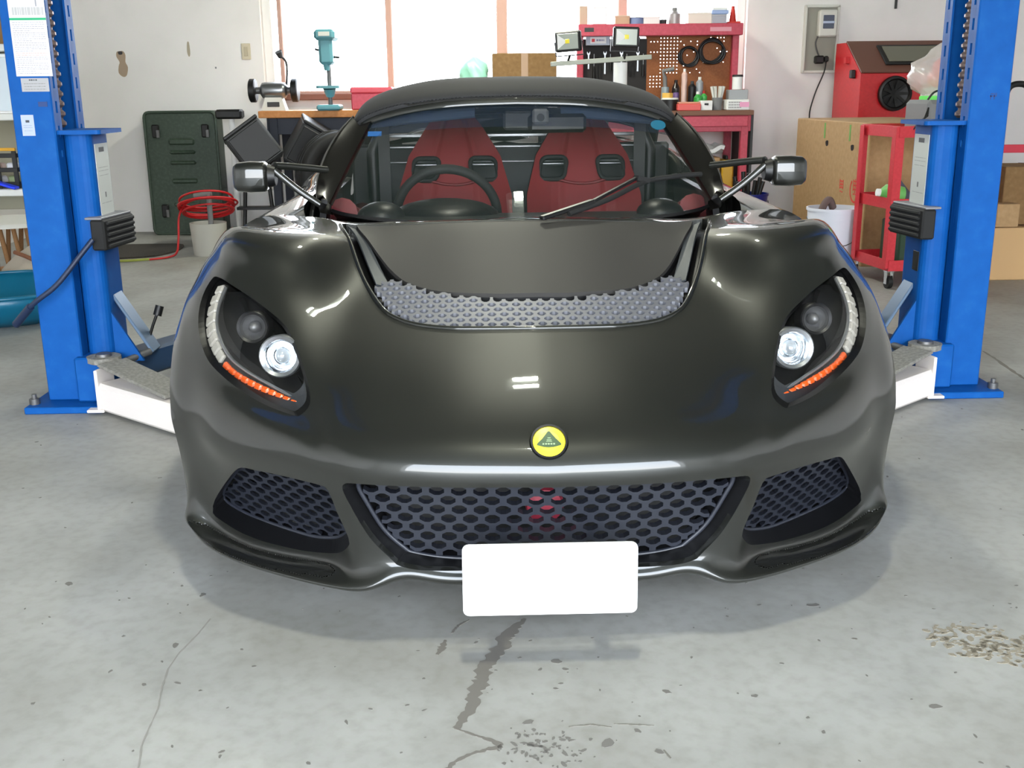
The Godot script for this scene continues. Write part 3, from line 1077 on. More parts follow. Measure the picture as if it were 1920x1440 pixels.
func bonnet(car: Node, inner: Mb, half: Mb) -> void:
	# satin access panel: the inner part of the cut-out, its front edge curved
	var panel_poly := poly2([-.5,.155, 0,.155, .11,.148, .22,.118, .30,.060, .345,-.01, .385,-.10, .425,-.20, .455,-.28, .462,-.335, .43,-.352, 0,-.362, -.5,-.362], 4)
	var c := cut(inner, panel_poly, 0, 2, func(p: Vector3) -> bool: return true)
	var panel: Mb = c[1]
	rim(panel, c[2], func(p: Vector3) -> Vector3: return p - Vector3(0, 0.010, 0))
	panel.mirror()
	put("access_panel", panel, M.satin_panel, car)
	# channel beside and in front of the panel
	var ch: Mb = c[0].offset(-0.03)
	rim(ch, c[2], func(p: Vector3) -> Vector3: return p - Vector3(0, 0.04, 0.004))
	ch.mirror()
	put("vent_channel", ch, M.black_plastic, car)
	# side strips of the channel
	for s in 2:
		var g := []
		for k in 13:
			var t := k / 12.0
			var a := Vector2(lerpf(.375, .488, t), lerpf(.055, -.33, t))
			var line := []
			for w in 5:
				var out := lerpf(0.0, lerpf(0.034, 0.03, t), w / 4.0)
				var q := a + Vector2(out - 0.034 + 0.006, 0)
				var p := lookup(half, 0, 2, 1, q)
				line.append((p - Vector3(0, 0.012 - 0.008 * w / 4.0, 0)) * Vector3(1 if s == 0 else -1, 1, 1))
			g.append(line)
		var m := Mb.new()
		m.grid(g, Vector3.UP, null, 0.004)
		put("channel_strip", m, M.strip, car)
	# lattice of the outlet
	var vp := poly2([-.5,.346, 0,.346, .119,.336, .20,.318, .268,.287, .32,.238, .352,.183, .382,.10, .372,.065, .335,.048, .305,.070, .22,.128, .11,.158, 0,.165, -.5,.165], 4)
	var full := PackedVector2Array()
	for q in vp:
		if q.x >= 0: full.append(q)
	for k in range(vp.size() - 1, -1, -1):
		if vp[k].x > 0: full.append(vp[k] * Vector2(-1, 1))
	var m := Mb.new()
	honeycomb(m, full, 0.0285, 0.0235, 0.0125, 0.012, func(q: Vector2, d: float) -> Vector3: return Vector3(q.x, 0.560 + (0.335 - q.y) * 0.285 - 0.03 * q.x * q.x - d, q.y))
	put("vent_lattice", m, M.mesh_grey, car)
	# rounded bead along the edge of the opening
	var bead := []
	for q in [[0, .352], [.119, .342], [.20, .325], [.272, .292], [.325, .243], [.359, .185], [.40, .08], [.427, 0], [.460, -.11], [.487, -.20], [.508, -.30]]:
		bead.append(lookup(half, 0, 2, 1, Vector2(q[0], q[1])))
	var line := spline(bead, 5)
	var whole := []
	for k in range(line.size() - 1, 0, -1):
		whole.append(line[k] * Vector3(-1, 1, 1))
	whole.append_array(line)
	m = Mb.new()
	m.tube(whole, 0.006, 8)
	put("vent_lip", m, M.paint, car)

func front_details(car: Node, half: Mb) -> void:
	# number plate, blank
	var tilt := Basis(Vector3.RIGHT, -0.06)
	var m := Mb.new()
	m.slab(Transform3D(tilt, Vector3(0, 0.186, 0.80)), rounded(0.332, 0.142, 0.012), 0.006)
	var pl := put("number_plate", m, M.white, car)
	tag(pl, "blank white number plate")
	m = Mb.new()
	m.slab(Transform3D(tilt, Vector3(0, 0.1855, 0.8035)), rounded(0.315, 0.110, 0.016), 0.002)
	put("plate_face", m, pm(Color(0.6, 0.6, 0.6), 0.8, 0.0, 0.2), pl)
	for x in [-0.1, 0.1]:
		pbox("plate_bracket", Vector3(x, 0.19, 0.757), Vector3(0.03, 0.02, 0.08), M.black_plastic, pl, 0.003)
	# badge
	var bp := lookup(half, 0, 1, 2, Vector2(0.0, 0.4455))
	var n := Vector3(0, 0.66, 0.75).normalized()
	var bs := Basis(Vector3.RIGHT, n.cross(Vector3.RIGHT), n)
	var at := bp + n * 0.001
	m = Mb.new()
	m.lathe(Transform3D(Basis(Vector3.RIGHT, n, Vector3.RIGHT.cross(n)), at), [Vector2(0, 0.003), Vector2(0.0295, 0.003), Vector2(0.031, 0.006), Vector2(0.0345, 0.006), Vector2(0.0365, 0.0), Vector2(0.0365, -0.012)], 40)
	var bd := put("badge", m, M.chrome_dark, car)
	tag(bd, "round yellow and green badge")
	m = Mb.new()
	m.lathe(Transform3D(Basis(Vector3.RIGHT, n, Vector3.RIGHT.cross(n)), at), [Vector2(0, 0.0055), Vector2(0.02, 0.005), Vector2(0.0298, 0.0035), Vector2(0.0298, 0.0)], 40)
	put("badge_disc", m, M.yellow, bd)
	m = Mb.new()
	var tp := poly2([0, .0195, .0025, .0185, .012, .006, .0215, -.004, .0225, -.007, .020, -.0085, .010, -.0115, 0, -.0125, -.010, -.0115, -.020, -.0085, -.0225, -.007, -.0215, -.004, -.012, .006, -.0025, .0185], 3)
	m.slab(Transform3D(bs, at + n * 0.0055), tp, 0.0022)
	put("badge_shield", m, pm(Color(0.05, 0.2, 0.07), 0.3), bd)
	m = Mb.new()
	for q in [[-0.006, -0.006, 0.0035, 0.003], [-0.001, -0.006, 0.0035, 0.003], [0.004, -0.006, 0.0035, 0.003], [0.009, -0.006, 0.0035, 0.003], [-0.011, -0.006, 0.003, 0.003], [0, 0.002, 0.009, 0.0015], [0, 0.006, 0.006, 0.0015], [0, -0.001, 0.011, 0.0012]]:
		m.box(at + n * 0.0068 + bs * Vector3(q[0], q[1], 0), Vector3(q[2], q[3], 0.0008), 0.0, bs)
	put("badge_relief", m, pm(Color(0.45, 0.52, 0.42), 0.3, 0.6), bd)

func cabin(car: Node) -> void:
	# ---- windscreen
	var base := spline(v3([0,.722,-.36, .2,.722,-.385, .38,.725,-.45, .50,.732,-.535, .575,.748,-.63, .605,.765,-.70]), 6)
	var top := spline(v3([0,1.040,-1.0, .2,1.034,-1.012, .35,1.016,-1.045, .45,.994,-1.08, .505,.975,-1.105, .53,.962,-1.12]), 6)
	var cols := 24
	base = even(base, cols)
	top = even(top, cols)
	var g := []
	for r in 15:
		var t := r / 14.0
		var l := []
		for c in cols:
			var p: Vector3 = base[c].lerp(top[c], t)
			p += Vector3(0.25 * float(c) / cols, 0.85, 0.5) * 0.003 * sin(PI * t)
			l.append(p)
		g.append(l)
	var m := Mb.new()
	m.grid(g, Vector3(0, 1, 0.6))
	m.mirror()
	var ws := put("windscreen", m, M.glass, car)
	# blue sun band inside the top of the glass
	m = Mb.new()
	var gb := []
	for r in range(11, 15):
		var l := []
		for c in cols:
			l.append(g[r][c] - Vector3(0, 0.85, 0.5) * 0.006)
		gb.append(l)
	m.grid(gb, Vector3(0, 1, 0.6))
	m.mirror()
	put("sun_band", m, M.tint, ws)
	# stickers in the upper corners
	pbox("sticker", g[11][19] * Vector3(-1, 1, 1) + Vector3(0.0, 0.004, 0.004), Vector3(0.045, 0.022, 0.002), pm(Color(0.06, 0.3, 0.52), 0.4), ws, 0, Basis(Vector3.RIGHT, -0.9))
	m = Mb.new()
	m.slab(Transform3D(Basis(Vector3.RIGHT, -0.95), g[12][19] + Vector3(0.01, 0.004, 0.004)), rounded(0.05, 0.05, 0.0249, 6), 0.002)
	put("sticker", m, pm(Color(0.02, 0.34, 0.44), 0.4), ws)
	# pillars and header
	m = Mb.new()
	var pil_in := []
	var pil_out := []
	var outer := even(spline(v3([.612,.745,-.60, .630,.775,-.68, .640,.82,-.78, .628,.89,-.92, .597,.955,-1.04, .558,1.003,-1.15]), 8), 15)
	var gp := []
	for r in 15:
		var a: Vector3 = g[r][cols - 1]
		var b: Vector3 = outer[r]
		var mid := (a + b) * 0.5 + Vector3(0.012, 0.012, 0.02)
		var inn: Vector3 = g[r][cols - 3]
		var nn := Vector3(0.45, 0.62, 0.64).normalized()
		gp.append([inn - nn * 0.01, inn + nn * 0.005, a + nn * 0.011, mid, b, b + Vector3(0.002, -0.02, -0.045), b + Vector3(-0.035, -0.03, -0.06)])
	m.grid(gp, Vector3(0.5, 0.5, 0.7))
	for s in 2:
		put("windscreen_pillar", m if s == 0 else m.mirrored(), M.gloss_black, car)
	m = Mb.new()
	var gh := []
	for c in cols:
		var p: Vector3 = top[c]
		gh.append([p + Vector3(0, -0.004, 0.004), p + Vector3(0, 0.012, 0.004), p + Vector3(0, 0.018, -0.008), p + Vector3(0, 0.018, -0.05), p + Vector3(0, -0.015, -0.05), p + Vector3(0, -0.012, -0.01)])
	m.grid(gh, Vector3(0, 0.6, 0.8))
	m.mirror()
	put("windscreen_header", m, M.paint, car)
	# ---- fabric roof
	var rt := [
		[0,1.058,-1.015, .2,1.052,-1.027, .35,1.036,-1.06, .45,1.014,-1.095, .515,.990,-1.125, .55,.965,-1.15],
		[0,1.072,-1.02, .2,1.067,-1.032, .35,1.051,-1.063, .455,1.028,-1.098, .525,1.0,-1.13, .565,.968,-1.155],
		[0,1.098,-1.10, .2,1.093,-1.11, .35,1.078,-1.14, .46,1.050,-1.17, .54,1.012,-1.20, .58,.968,-1.22],
		[0,1.128,-1.32, .228,1.123,-1.33, .36,1.106,-1.34, .48,1.074,-1.36, .555,1.03,-1.38, .585,.97,-1.39],
		[0,1.120,-1.55, .228,1.115,-1.55, .36,1.10,-1.56, .48,1.07,-1.57, .555,1.025,-1.58, .59,.96,-1.59],
		[0,1.09,-1.72, .228,1.085,-1.72, .36,1.07,-1.73, .48,1.04,-1.74, .555,.99,-1.75, .60,.93,-1.76],
		[0,.98,-1.86, .228,.975,-1.86, .36,.965,-1.86, .48,.945,-1.87, .56,.91,-1.88, .61,.86,-1.88],
	]
	m = Mb.new()
	m.grid(rows_grid(rt, 12, 4), Vector3.UP, null, 0.012)
	m.mirror()
	put("soft_top", m, M.soft_top, car)
	# ---- tub: dashboard, floor, bulkhead
	var dash := [
		[0,.720,-.40, .3,.720,-.44, .5,.728,-.56, .58,.735,-.66],
		[0,.712,-.50, .3,.712,-.53, .5,.718,-.63, .585,.725,-.72],
		[0,.705,-.72, .3,.705,-.74, .5,.70,-.78, .59,.70,-.82],
		[0,.69,-.80, .3,.69,-.80, .5,.685,-.82, .59,.68,-.86],
		[0,.60,-.82, .3,.60,-.82, .5,.60,-.84, .59,.60,-.88],
		[0,.45,-.74, .3,.45,-.74, .5,.45,-.76, .59,.45,-.80],
	]
	m = Mb.new()
	m.grid(rows_grid(dash, 10, 4), Vector3(0, 1, -0.3), null, 0.01)
	m.mirror()
	put("dashboard", m, M.black_plastic, car)
	for x in [-0.43, 0.43]:
		m = Mb.new()
		var pr := []
		for k in 7:
			var t := k / 6.0 * PI / 2
			pr.append(Vector2(0.075 * cos(t), 0.05 * sin(t)))
		m.lathe(Transform3D(Basis.IDENTITY, Vector3(x, 0.705, -0.66)), pr, 20, true)
		put("air_vent", m, M.black_plastic, car)
	m = Mb.new()
	var bin := []
	for k in 7:
		var t := k / 6.0 * PI / 2
		bin.append(Vector2(0.17 * cos(t), 0.055 * sin(t)))
	m.lathe(Transform3D(Basis.from_scale(Vector3(1, 1, 0.6)), Vector3(-0.235, 0.70, -0.74)), bin, 24, true)
	put("instrument_binnacle", m, M.black_plastic, car)
	pbox("cabin_floor", Vector3(0, 0.2, -1.25), Vector3(1.3, 0.03, 1.4), M.black, car, 0.0)
	pbox("bulkhead", Vector3(0, 0.54, -1.83), Vector3(1.3, 0.66, 0.04), M.dark_grey, car, 0.01)
	pbox("rear_window_pane", Vector3(0, 0.93, -1.84), Vector3(1.0, 0.14, 0.006), M.glass, car, 0.0, Basis(Vector3.RIGHT, 0.25))
	m = Mb.new()
	for q in [[0.905, 0.014], [0.86, 0.010], [0.80, 0.008]]:
		m.box(Vector3(0, q[0], -1.80), Vector3(1.05, q[1], 0.012), 0.003)
	put("bulkhead_trim", m, M.steel, car)
	# ---- seats
	for s in [-1.0, 1.0]:
		seat(car, Vector3(0.243 * s + 0.02, 0, 0))
	# ---- steering wheel
	var c := Vector3(-0.235, 0.685, -0.90)
	var ax := Basis(Vector3.RIGHT, 0.38)
	m = Mb.new()
	var ring := []
	for k in 40:
		var t := TAU * k / 40
		ring.append(c + ax * Vector3(cos(t) * 0.165, sin(t) * 0.165, 0))
	m.tube(ring, 0.0155, 10, true)
	var sw := put("steering_wheel", m, M.rubber, car)
	m = Mb.new()
	m.cyl(c + ax * Vector3(0, 0, 0.04), c + ax * Vector3(0, 0, -0.01), 0.055, 0.05, 24)
	for t in [0.1, PI - 0.1, PI * 1.5]:
		m.bar(c + ax * Vector3(cos(t) * 0.04, sin(t) * 0.04, 0.01), c + ax * Vector3(cos(t) * 0.16, sin(t) * 0.16, 0), 0.03, 0.01, ax.z)
	m.cyl(c + ax * Vector3(0, 0, 0.03), c + ax * Vector3(0, -0.03, 0.22), 0.035, 0.04, 16)
	put("wheel_hub", m, M.black_plastic, sw)
	# ---- inner mirror, camera and sun visors
	m = Mb.new()
	m.box(Vector3(0.135, 0.972, -1.02), Vector3(0.20, 0.062, 0.03), 0.012, Basis(Vector3.UP, 0.15))
	m.cyl(Vector3(0.10, 0.99, -1.02), Vector3(0.06, 1.03, -1.01), 0.008)
	put("inner_mirror", m, M.black_plastic, car)
	pbox("drive_recorder", Vector3(0.005, 0.982, -1.02), Vector3(0.10, 0.062, 0.03), M.dark_grey, car, 0.008)
	m = Mb.new()
	m.box(Vector3(0.078, 0.995, -0.995), Vector3(0.055, 0.05, 0.03), 0.008)
	var dr := put("sensor_housing", m, M.grey, car)
	m = Mb.new()
	m.cyl(Vector3(0.078, 0.992, -0.985), Vector3(0.078, 0.992, -0.976), 0.013)
	put("sensor_eye", m, M.black, dr)
	for s in [-1.0, 1.0]:
		var vg := []
		for k in 11:
			var t := k / 10.0
			var x: float = s * lerpf(0.12, 0.48, t) + (0.03 if s > 0 else -0.02)
			var e := 0.028 * sin(PI * t)
			vg.append([Vector3(x, 1.028 - 0.06 * t * t, -1.06 - 0.05 * t), Vector3(x, 0.985 - 0.03 * t * t - e * 0.3 + 0.012, -1.035 - 0.05 * t)])
		m = Mb.new()
		m.grid(vg, Vector3(0, 0, 1), null, 0.008)
		put("sun_visor", m, pm(Color(0.25, 0.32, 0.42), 0.8), car)
	# ---- wiper: arm and blade
	m = Mb.new()
	m.bar(Vector3(0.045, 0.735, -0.335), Vector3(0.20, 0.770, -0.44), 0.022, 0.012, Vector3.UP, 0.003)
	m.bar(Vector3(0.20, 0.770, -0.44), Vector3(0.352, 0.822, -0.615), 0.013, 0.009, Vector3.UP, 0.002)
	var wp := put("wiper", m, M.black_plastic, car)
	m = Mb.new()
	m.tube(spline(v3([.125,.742,-.375, .25,.772,-.475, .37,.808,-.61, .48,.82,-.67, .565,.822,-.715]), 6), 0.008, 6)
	m.bar(Vector3(0.345, 0.822, -0.605), Vector3(0.385, 0.812, -0.625), 0.025, 0.014)
	put("wiper_blade", m, M.rubber, wp)
	# ---- mirrors on twin struts
	for s in [-1.0, 1.0]:
		m = Mb.new()
		var fl := Vector3(s, 1, 1)
		for st in [[[.605,.845,-.76, .69,.860,-.69, .742,.868,-.635], 0.016], [[.612,.750,-.635, .68,.80,-.63, .742,.855,-.625], 0.015]]:
			var pts := []
			for q in spline(v3(st[0]), 5):
				pts.append(q * fl)
			m.tube(pts, st[1], 10, false, 0.7)
		var mr := put("door_mirror", m, M.paint, car)
		m = Mb.new()
		m.cyl(Vector3(.738 * s, .838, -.63), Vector3(.762 * s, .838, -.63), 0.028, 0.036, 20)
		put("mirror_pivot", m, M.black_plastic, mr)
		var hg := []
		var ov := [[0.0, 0.55], [0.03, 0.86], [0.10, 1.0], [0.5, 1.04], [0.85, 0.96], [0.95, 0.8], [1.0, 0.35]]
		for q in ov:
			var l := []
			for k in 25:
				var t := TAU * k / 24
				var e := 0.55
				var cx := signf(cos(t)) * absf(cos(t)) ** e
				var sy := signf(sin(t)) * absf(sin(t)) ** e
				l.append(Vector3(s * (0.758 + 0.104 * q[0]), 0.837 + sy * 0.044 * q[1], -0.62 + cx * 0.045 * q[1] * (1.0 if cx > 0 else 0.6)))
			hg.append(l)
		m = Mb.new()
		m.grid(hg, Vector3.UP, Vector3(0.80 * s, 0.837, -0.62))
		put("mirror_housing", m, M.paint, mr)
		pbox("mirror_glass", Vector3(0.812 * s, 0.837, -0.652), Vector3(0.085, 0.07, 0.004), M.chrome, mr, 0.001)
	# ---- doors inside: red pads, side glass
	for s in [-1.0, 1.0]:
		m = Mb.new()
		var gd := []
		for r in 9:
			var t := r / 8.0
			var l := []
			for k in 7:
				var w := k / 6.0
				l.append(Vector3(s * (0.60 + 0.03 * t + 0.02 * sin(w * PI)), lerpf(0.36, 0.755, w), lerpf(-0.72, -1.62, t)))
			gd.append(l)
		m.grid(gd, Vector3(-s, 0, 0), null, 0.02)
		var dc := put("door_card", m, M.black_plastic, car)
		m = Mb.new()
		m.tube([Vector3(0.575 * s, 0.70, -0.86), Vector3(0.57 * s, 0.66, -1.0), Vector3(0.57 * s, 0.62, -1.3), Vector3(0.58 * s, 0.62, -1.5)], 0.05, 12)
		put("door_pad", m, M.red_leather, dc)
		m = Mb.new()
		var gw := []
		for r in 7:
			var t := r / 6.0
			gw.append([Vector3(s * 0.655, 0.765, lerpf(-0.78, -1.60, t)), Vector3(s * 0.63, lerpf(0.84, 0.90, minf(t * 3, 1)), lerpf(-0.84, -1.60, t)), Vector3(s * 0.59, lerpf(0.86, 0.975, minf(t * 2.5, 1.0)), lerpf(-0.92, -1.58, t))])
		m.grid(gw, Vector3(s, 0, 0))
		put("side_window_pane", m, M.glass, car)
		# roll-over bar leg and belt
		m = Mb.new()
		m.tube([Vector3(0.55 * s, 0.3, -1.70), Vector3(0.55 * s, 0.85, -1.70), Vector3(0.50 * s, 0.96, -1.70), Vector3(0.35 * s, 1.01, -1.70), Vector3(0, 1.02, -1.70)], 0.028, 12)
		put("roll_bar", m, M.black_plastic, car)
		m = Mb.new()
		m.box(Vector3(0.50 * s, 0.78, -1.62), Vector3(0.045, 0.36, 0.006), 0.0)
		put("seat_belt", m, M.black, car)

func seat(car: Node, at: Vector3) -> void:
	var g := []
	for r in 41:
		var t := r / 40.0
		var y := lerpf(0.40, 0.985, t)
		var hw: float
		if y < 0.70:
			hw = lerpf(0.215, 0.215, 0)
		elif y < 0.84:
			hw = lerpf(0.215, 0.175, (y - 0.70) / 0.14)
		elif y < 0.95:
			hw = lerpf(0.175, 0.105, (y - 0.84) / 0.11)
		else:
			hw = lerpf(0.105, 0.075, (y - 0.95) / 0.035)
		var l := []
		for c in 41:
			var w := c / 20.0 - 1.0
			var z := -1.30 - 0.30 * t + (0.055 * maxf(0.0, absf(w) - 0.55) / 0.45 * clampf((0.9 - y) / 0.2, 0.25, 1.0)) + 0.012 * (1.0 if absf(absf(w) - 0.5) < 0.04 else 0.0) * 0.0
			z -= 0.010 * exp(-((absf(w) - 0.42) / 0.05) ** 2)
			l.append(at + Vector3(w * hw, y, z))
		g.append(l)
	var m := Mb.new()
	m.grid(g, Vector3(0, 0.2, 1))
	var rims := Mb.new()
	var holes := []
	for s in [-1.0, 1.0]:
		var p := PackedVector2Array()
		for q in rounded(0.098, 0.080, 0.024, 4):
			p.append(q * Vector2(1, 1) + Vector2(at.x + s * 0.112 - s * (q.y) * 0.18, 0.792))
		holes.append(p)
	for p in holes:
		m = cut(m, p, 0, 1, func(_q: Vector3) -> bool: return true)[0]
	var body := put("seat", m, M.red_leather, car)
	m = Mb.new()
	m.add(cutless(g))
	for p in holes:
		m = cut(m, p, 0, 1, func(_q: Vector3) -> bool: return true)[0]
	put("seat_shell", m, M.black_plastic, body)
	for p in holes:
		var ln := []
		for q in p:
			var t: float = (q.y - 0.40) / 0.585
			ln.append(Vector3(q.x, q.y, at.z - 1.30 - 0.30 * t + 0.012))
		var tb := Mb.new()
		tb.tube(ln, 0.009, 6, true)
		put("harness_slot", tb, M.rubber, body)
	m = Mb.new()
	m.box(at + Vector3(0, 0.40, -1.10), Vector3(0.42, 0.10, 0.45), 0.04)
	put("cushion", m, M.red_leather, body)
	# round-edged lower pad line
	m = Mb.new()
	var ln2 := []
	for k in 13:
		var w := k / 6.0 - 1.0
		ln2.append(at + Vector3(w * 0.10, 0.735 + 0.02 * w * w, -1.30 - 0.30 * (0.335 / 0.585) + 0.004))
	m.tube(ln2, 0.006, 5)
	put("seam", m, pm(Color(0.4, 0.06, 0.08), 0.6), body)
	m = Mb.new()
	m.cyl(at + Vector3(-0.18, 0.80, -1.62), at + Vector3(0.18, 0.80, -1.62), 0.007)
	put("harness_bar", m, M.steel, body)

func cutless(g: Array) -> Mb:
	var o := Mb.new()
	var h := []
	for l in g:
		var q := []
		for p in l:
			q.append(p - Vector3(0, 0.0, 0.05))
		h.append(q)
	o.grid(h, Vector3(0, 0.2, -1))
	return o

func tail(car: Node) -> void:
	# doors, rear quarters and engine deck behind the front body
	var rows := [
		[.62,.742,-.40, .69,.744,-.40, .752,.740,-.40, .808,.704,-.40, .848,.64,-.395, .868,.5,-.37, .862,.3,-.345, .835,.14,-.37],
		[.650,.760,-.60, .70,.757,-.60, .75,.742,-.60, .80,.71,-.60, .835,.64,-.60, .845,.5,-.58, .83,.3,-.56, .80,.14,-.56],
		[.655,.770,-1.0, .70,.765,-1.0, .745,.745,-1.0, .785,.71,-1.0, .81,.64,-1.0, .81,.5,-1.0, .80,.3,-1.0, .79,.14,-1.0],
		[.66,.785,-1.4, .705,.78,-1.4, .755,.76,-1.4, .80,.72,-1.4, .825,.64,-1.4, .81,.5,-1.4, .80,.3,-1.4, .80,.14,-1.4],
		[.62,.86,-1.8, .70,.82,-1.8, .77,.79,-1.8, .84,.74,-1.8, .875,.65,-1.8, .875,.5,-1.8, .86,.3,-1.8, .84,.14,-1.8],
		[.56,.86,-2.3, .66,.83,-2.3, .75,.81,-2.3, .84,.77,-2.3, .89,.70,-2.3, .90,.66,-2.3, .90,.64,-2.3, .90,.62,-2.3],
		[.55,.84,-2.7, .66,.825,-2.7, .75,.81,-2.7, .83,.77,-2.7, .87,.68,-2.7, .87,.55,-2.7, .86,.4,-2.7, .84,.3,-2.7],
		[.5,.80,-3.1, .6,.79,-3.08, .70,.77,-3.05, .77,.72,-3.0, .80,.62,-2.97, .80,.5,-2.95, .79,.38,-2.95, .77,.3,-2.95],
	]
	var m := Mb.new()
	m.grid(rows_grid(rows, 14, 4, false), Vector3(1, 0.5, 0))
	for s in 2:
		put("body_side", m if s == 0 else m.mirrored(), M.paint, car)
	# deck and tail panel
	m = Mb.new()
	m.grid([v3([-.62,.86,-1.8, 0,.98,-1.86, .62,.86,-1.8]), v3([-.56,.86,-2.3, 0,.90,-2.3, .56,.86,-2.3]), v3([-.55,.84,-2.7, 0,.87,-2.7, .55,.84,-2.7]), v3([-.5,.80,-3.1, 0,.82,-3.14, .5,.80,-3.1])], Vector3.UP)
	m.grid([v3([-.77,.72,-3.0, 0,.82,-3.14, .77,.72,-3.0]), v3([-.80,.5,-2.95, 0,.55,-3.1, .80,.5,-2.95]), v3([-.77,.3,-2.95, 0,.3,-3.05, .77,.3,-2.95])], Vector3.BACK * -1)
	put("rear_deck", m, M.paint, car)
	m = Mb.new()
	m.box(Vector3(0, 0.15, -1.3), Vector3(1.1, 0.03, 3.3), 0.0)
	put("undertray", m, M.black, car)

func wheels(car: Node) -> void:
	for q in [[-0.70, 0.0, 0.298, 0.2], [0.70, 0.0, 0.298, 0.2], [-0.75, -2.35, 0.31, 0.26], [0.75, -2.35, 0.31, 0.26]]:
		var xf := Transform3D(Basis(Vector3(0, 0, 1), -PI / 2 * signf(q[0])), Vector3(q[0], q[2], q[1]))
		var R: float = q[2]
		var W: float = q[3] * 0.5
		var m := Mb.new()
		m.lathe(xf, [Vector2(R - 0.09, -W), Vector2(R - 0.02, -W), Vector2(R, -W + 0.025), Vector2(R, W - 0.025), Vector2(R - 0.02, W), Vector2(R - 0.09, W), Vector2(R - 0.1, W - 0.02)], 40, true)
		var t := put("wheel", m, M.rubber, car)
		m = Mb.new()
		m.lathe(xf, [Vector2(R - 0.09, -W), Vector2(R - 0.11, -W + 0.03), Vector2(R - 0.12, W - 0.03), Vector2(R - 0.09, W - 0.005)], 40)
		m.lathe(xf, [Vector2(0, W - 0.02), Vector2(0.05, W - 0.02), Vector2(0.055, W - 0.04), Vector2(0.055, -0.02)], 20)
		for k in 10:
			var a := TAU * k / 10
			m.bar(xf * Vector3(cos(a) * 0.045, W - 0.03, sin(a) * 0.045), xf * Vector3(cos(a) * (R - 0.105), W - 0.03, sin(a) * (R - 0.105)), 0.02, 0.016, xf.basis.y)
		put("rim", m, M.dull_steel, t)

# ---------------------------------------------------------------- two-post lift; everything is laid out for the post at +x and mirrored for the other
func lp(called: String, m: Mb, material: Material, parent: Node, s: float) -> MeshInstance3D:
	return put(called, m if s > 0 else m.mirrored(), material, parent)

func print_sheet(w: int, h: int, paper: Color, rows: Array, sd: int) -> ImageTexture:
	# paper with lines of tiny print; rows are [y, height, colour, left, right, words]
	var im := Image.create(w, h, false, Image.FORMAT_RGB8)
	im.fill(paper)
	var r := RandomNumberGenerator.new()
	r.seed = sd
	for q in rows:
		if not q[5]:
			im.fill_rect(Rect2i(int(q[3] * w), int(q[0] * h), int((q[4] - q[3]) * w), maxi(1, int(q[1] * h))), q[2])
			continue
		var x: float = q[3] * w
		while x < q[4] * w:
			var l := r.randf_range(0.02, 0.09) * w
			im.fill_rect(Rect2i(int(x), int(q[0] * h), int(minf(l, q[4] * w - x)), maxi(1, int(q[1] * h))), q[2])
			x += l + 0.014 * w
	return ImageTexture.create_from_image(im)

func sheet_mat(t: Texture2D, rough := 0.5) -> StandardMaterial3D:
	var m := pm(Color.WHITE, rough)
	m.albedo_texture = t
	return m

# thin printed sheet facing +z (before bs), its front carrying the picture
func sheet(called: String, c: Vector3, w: float, h: float, mat: Material, parent: Node, bs := Basis.IDENTITY) -> MeshInstance3D:
	var m := Mb.new()
	var f := [c + bs * Vector3(-w / 2, -h / 2, 0.0008), c + bs * Vector3(w / 2, -h / 2, 0.0008), c + bs * Vector3(w / 2, h / 2, 0.0008), c + bs * Vector3(-w / 2, h / 2, 0.0008)]
	m.quad(f[0], f[1], f[2], f[3], bs.z)
	var d := bs.z * 0.0014
	m.quad(f[0] - d, f[1] - d, f[2] - d, f[3] - d, -bs.z)
	for k in 4:
		var a: Vector3 = f[k]
		var b: Vector3 = f[(k + 1) % 4]
		m.quad(a, b, b - d, a - d, (b - a).cross(bs.z).normalized())
	return put(called, m, mat, parent)

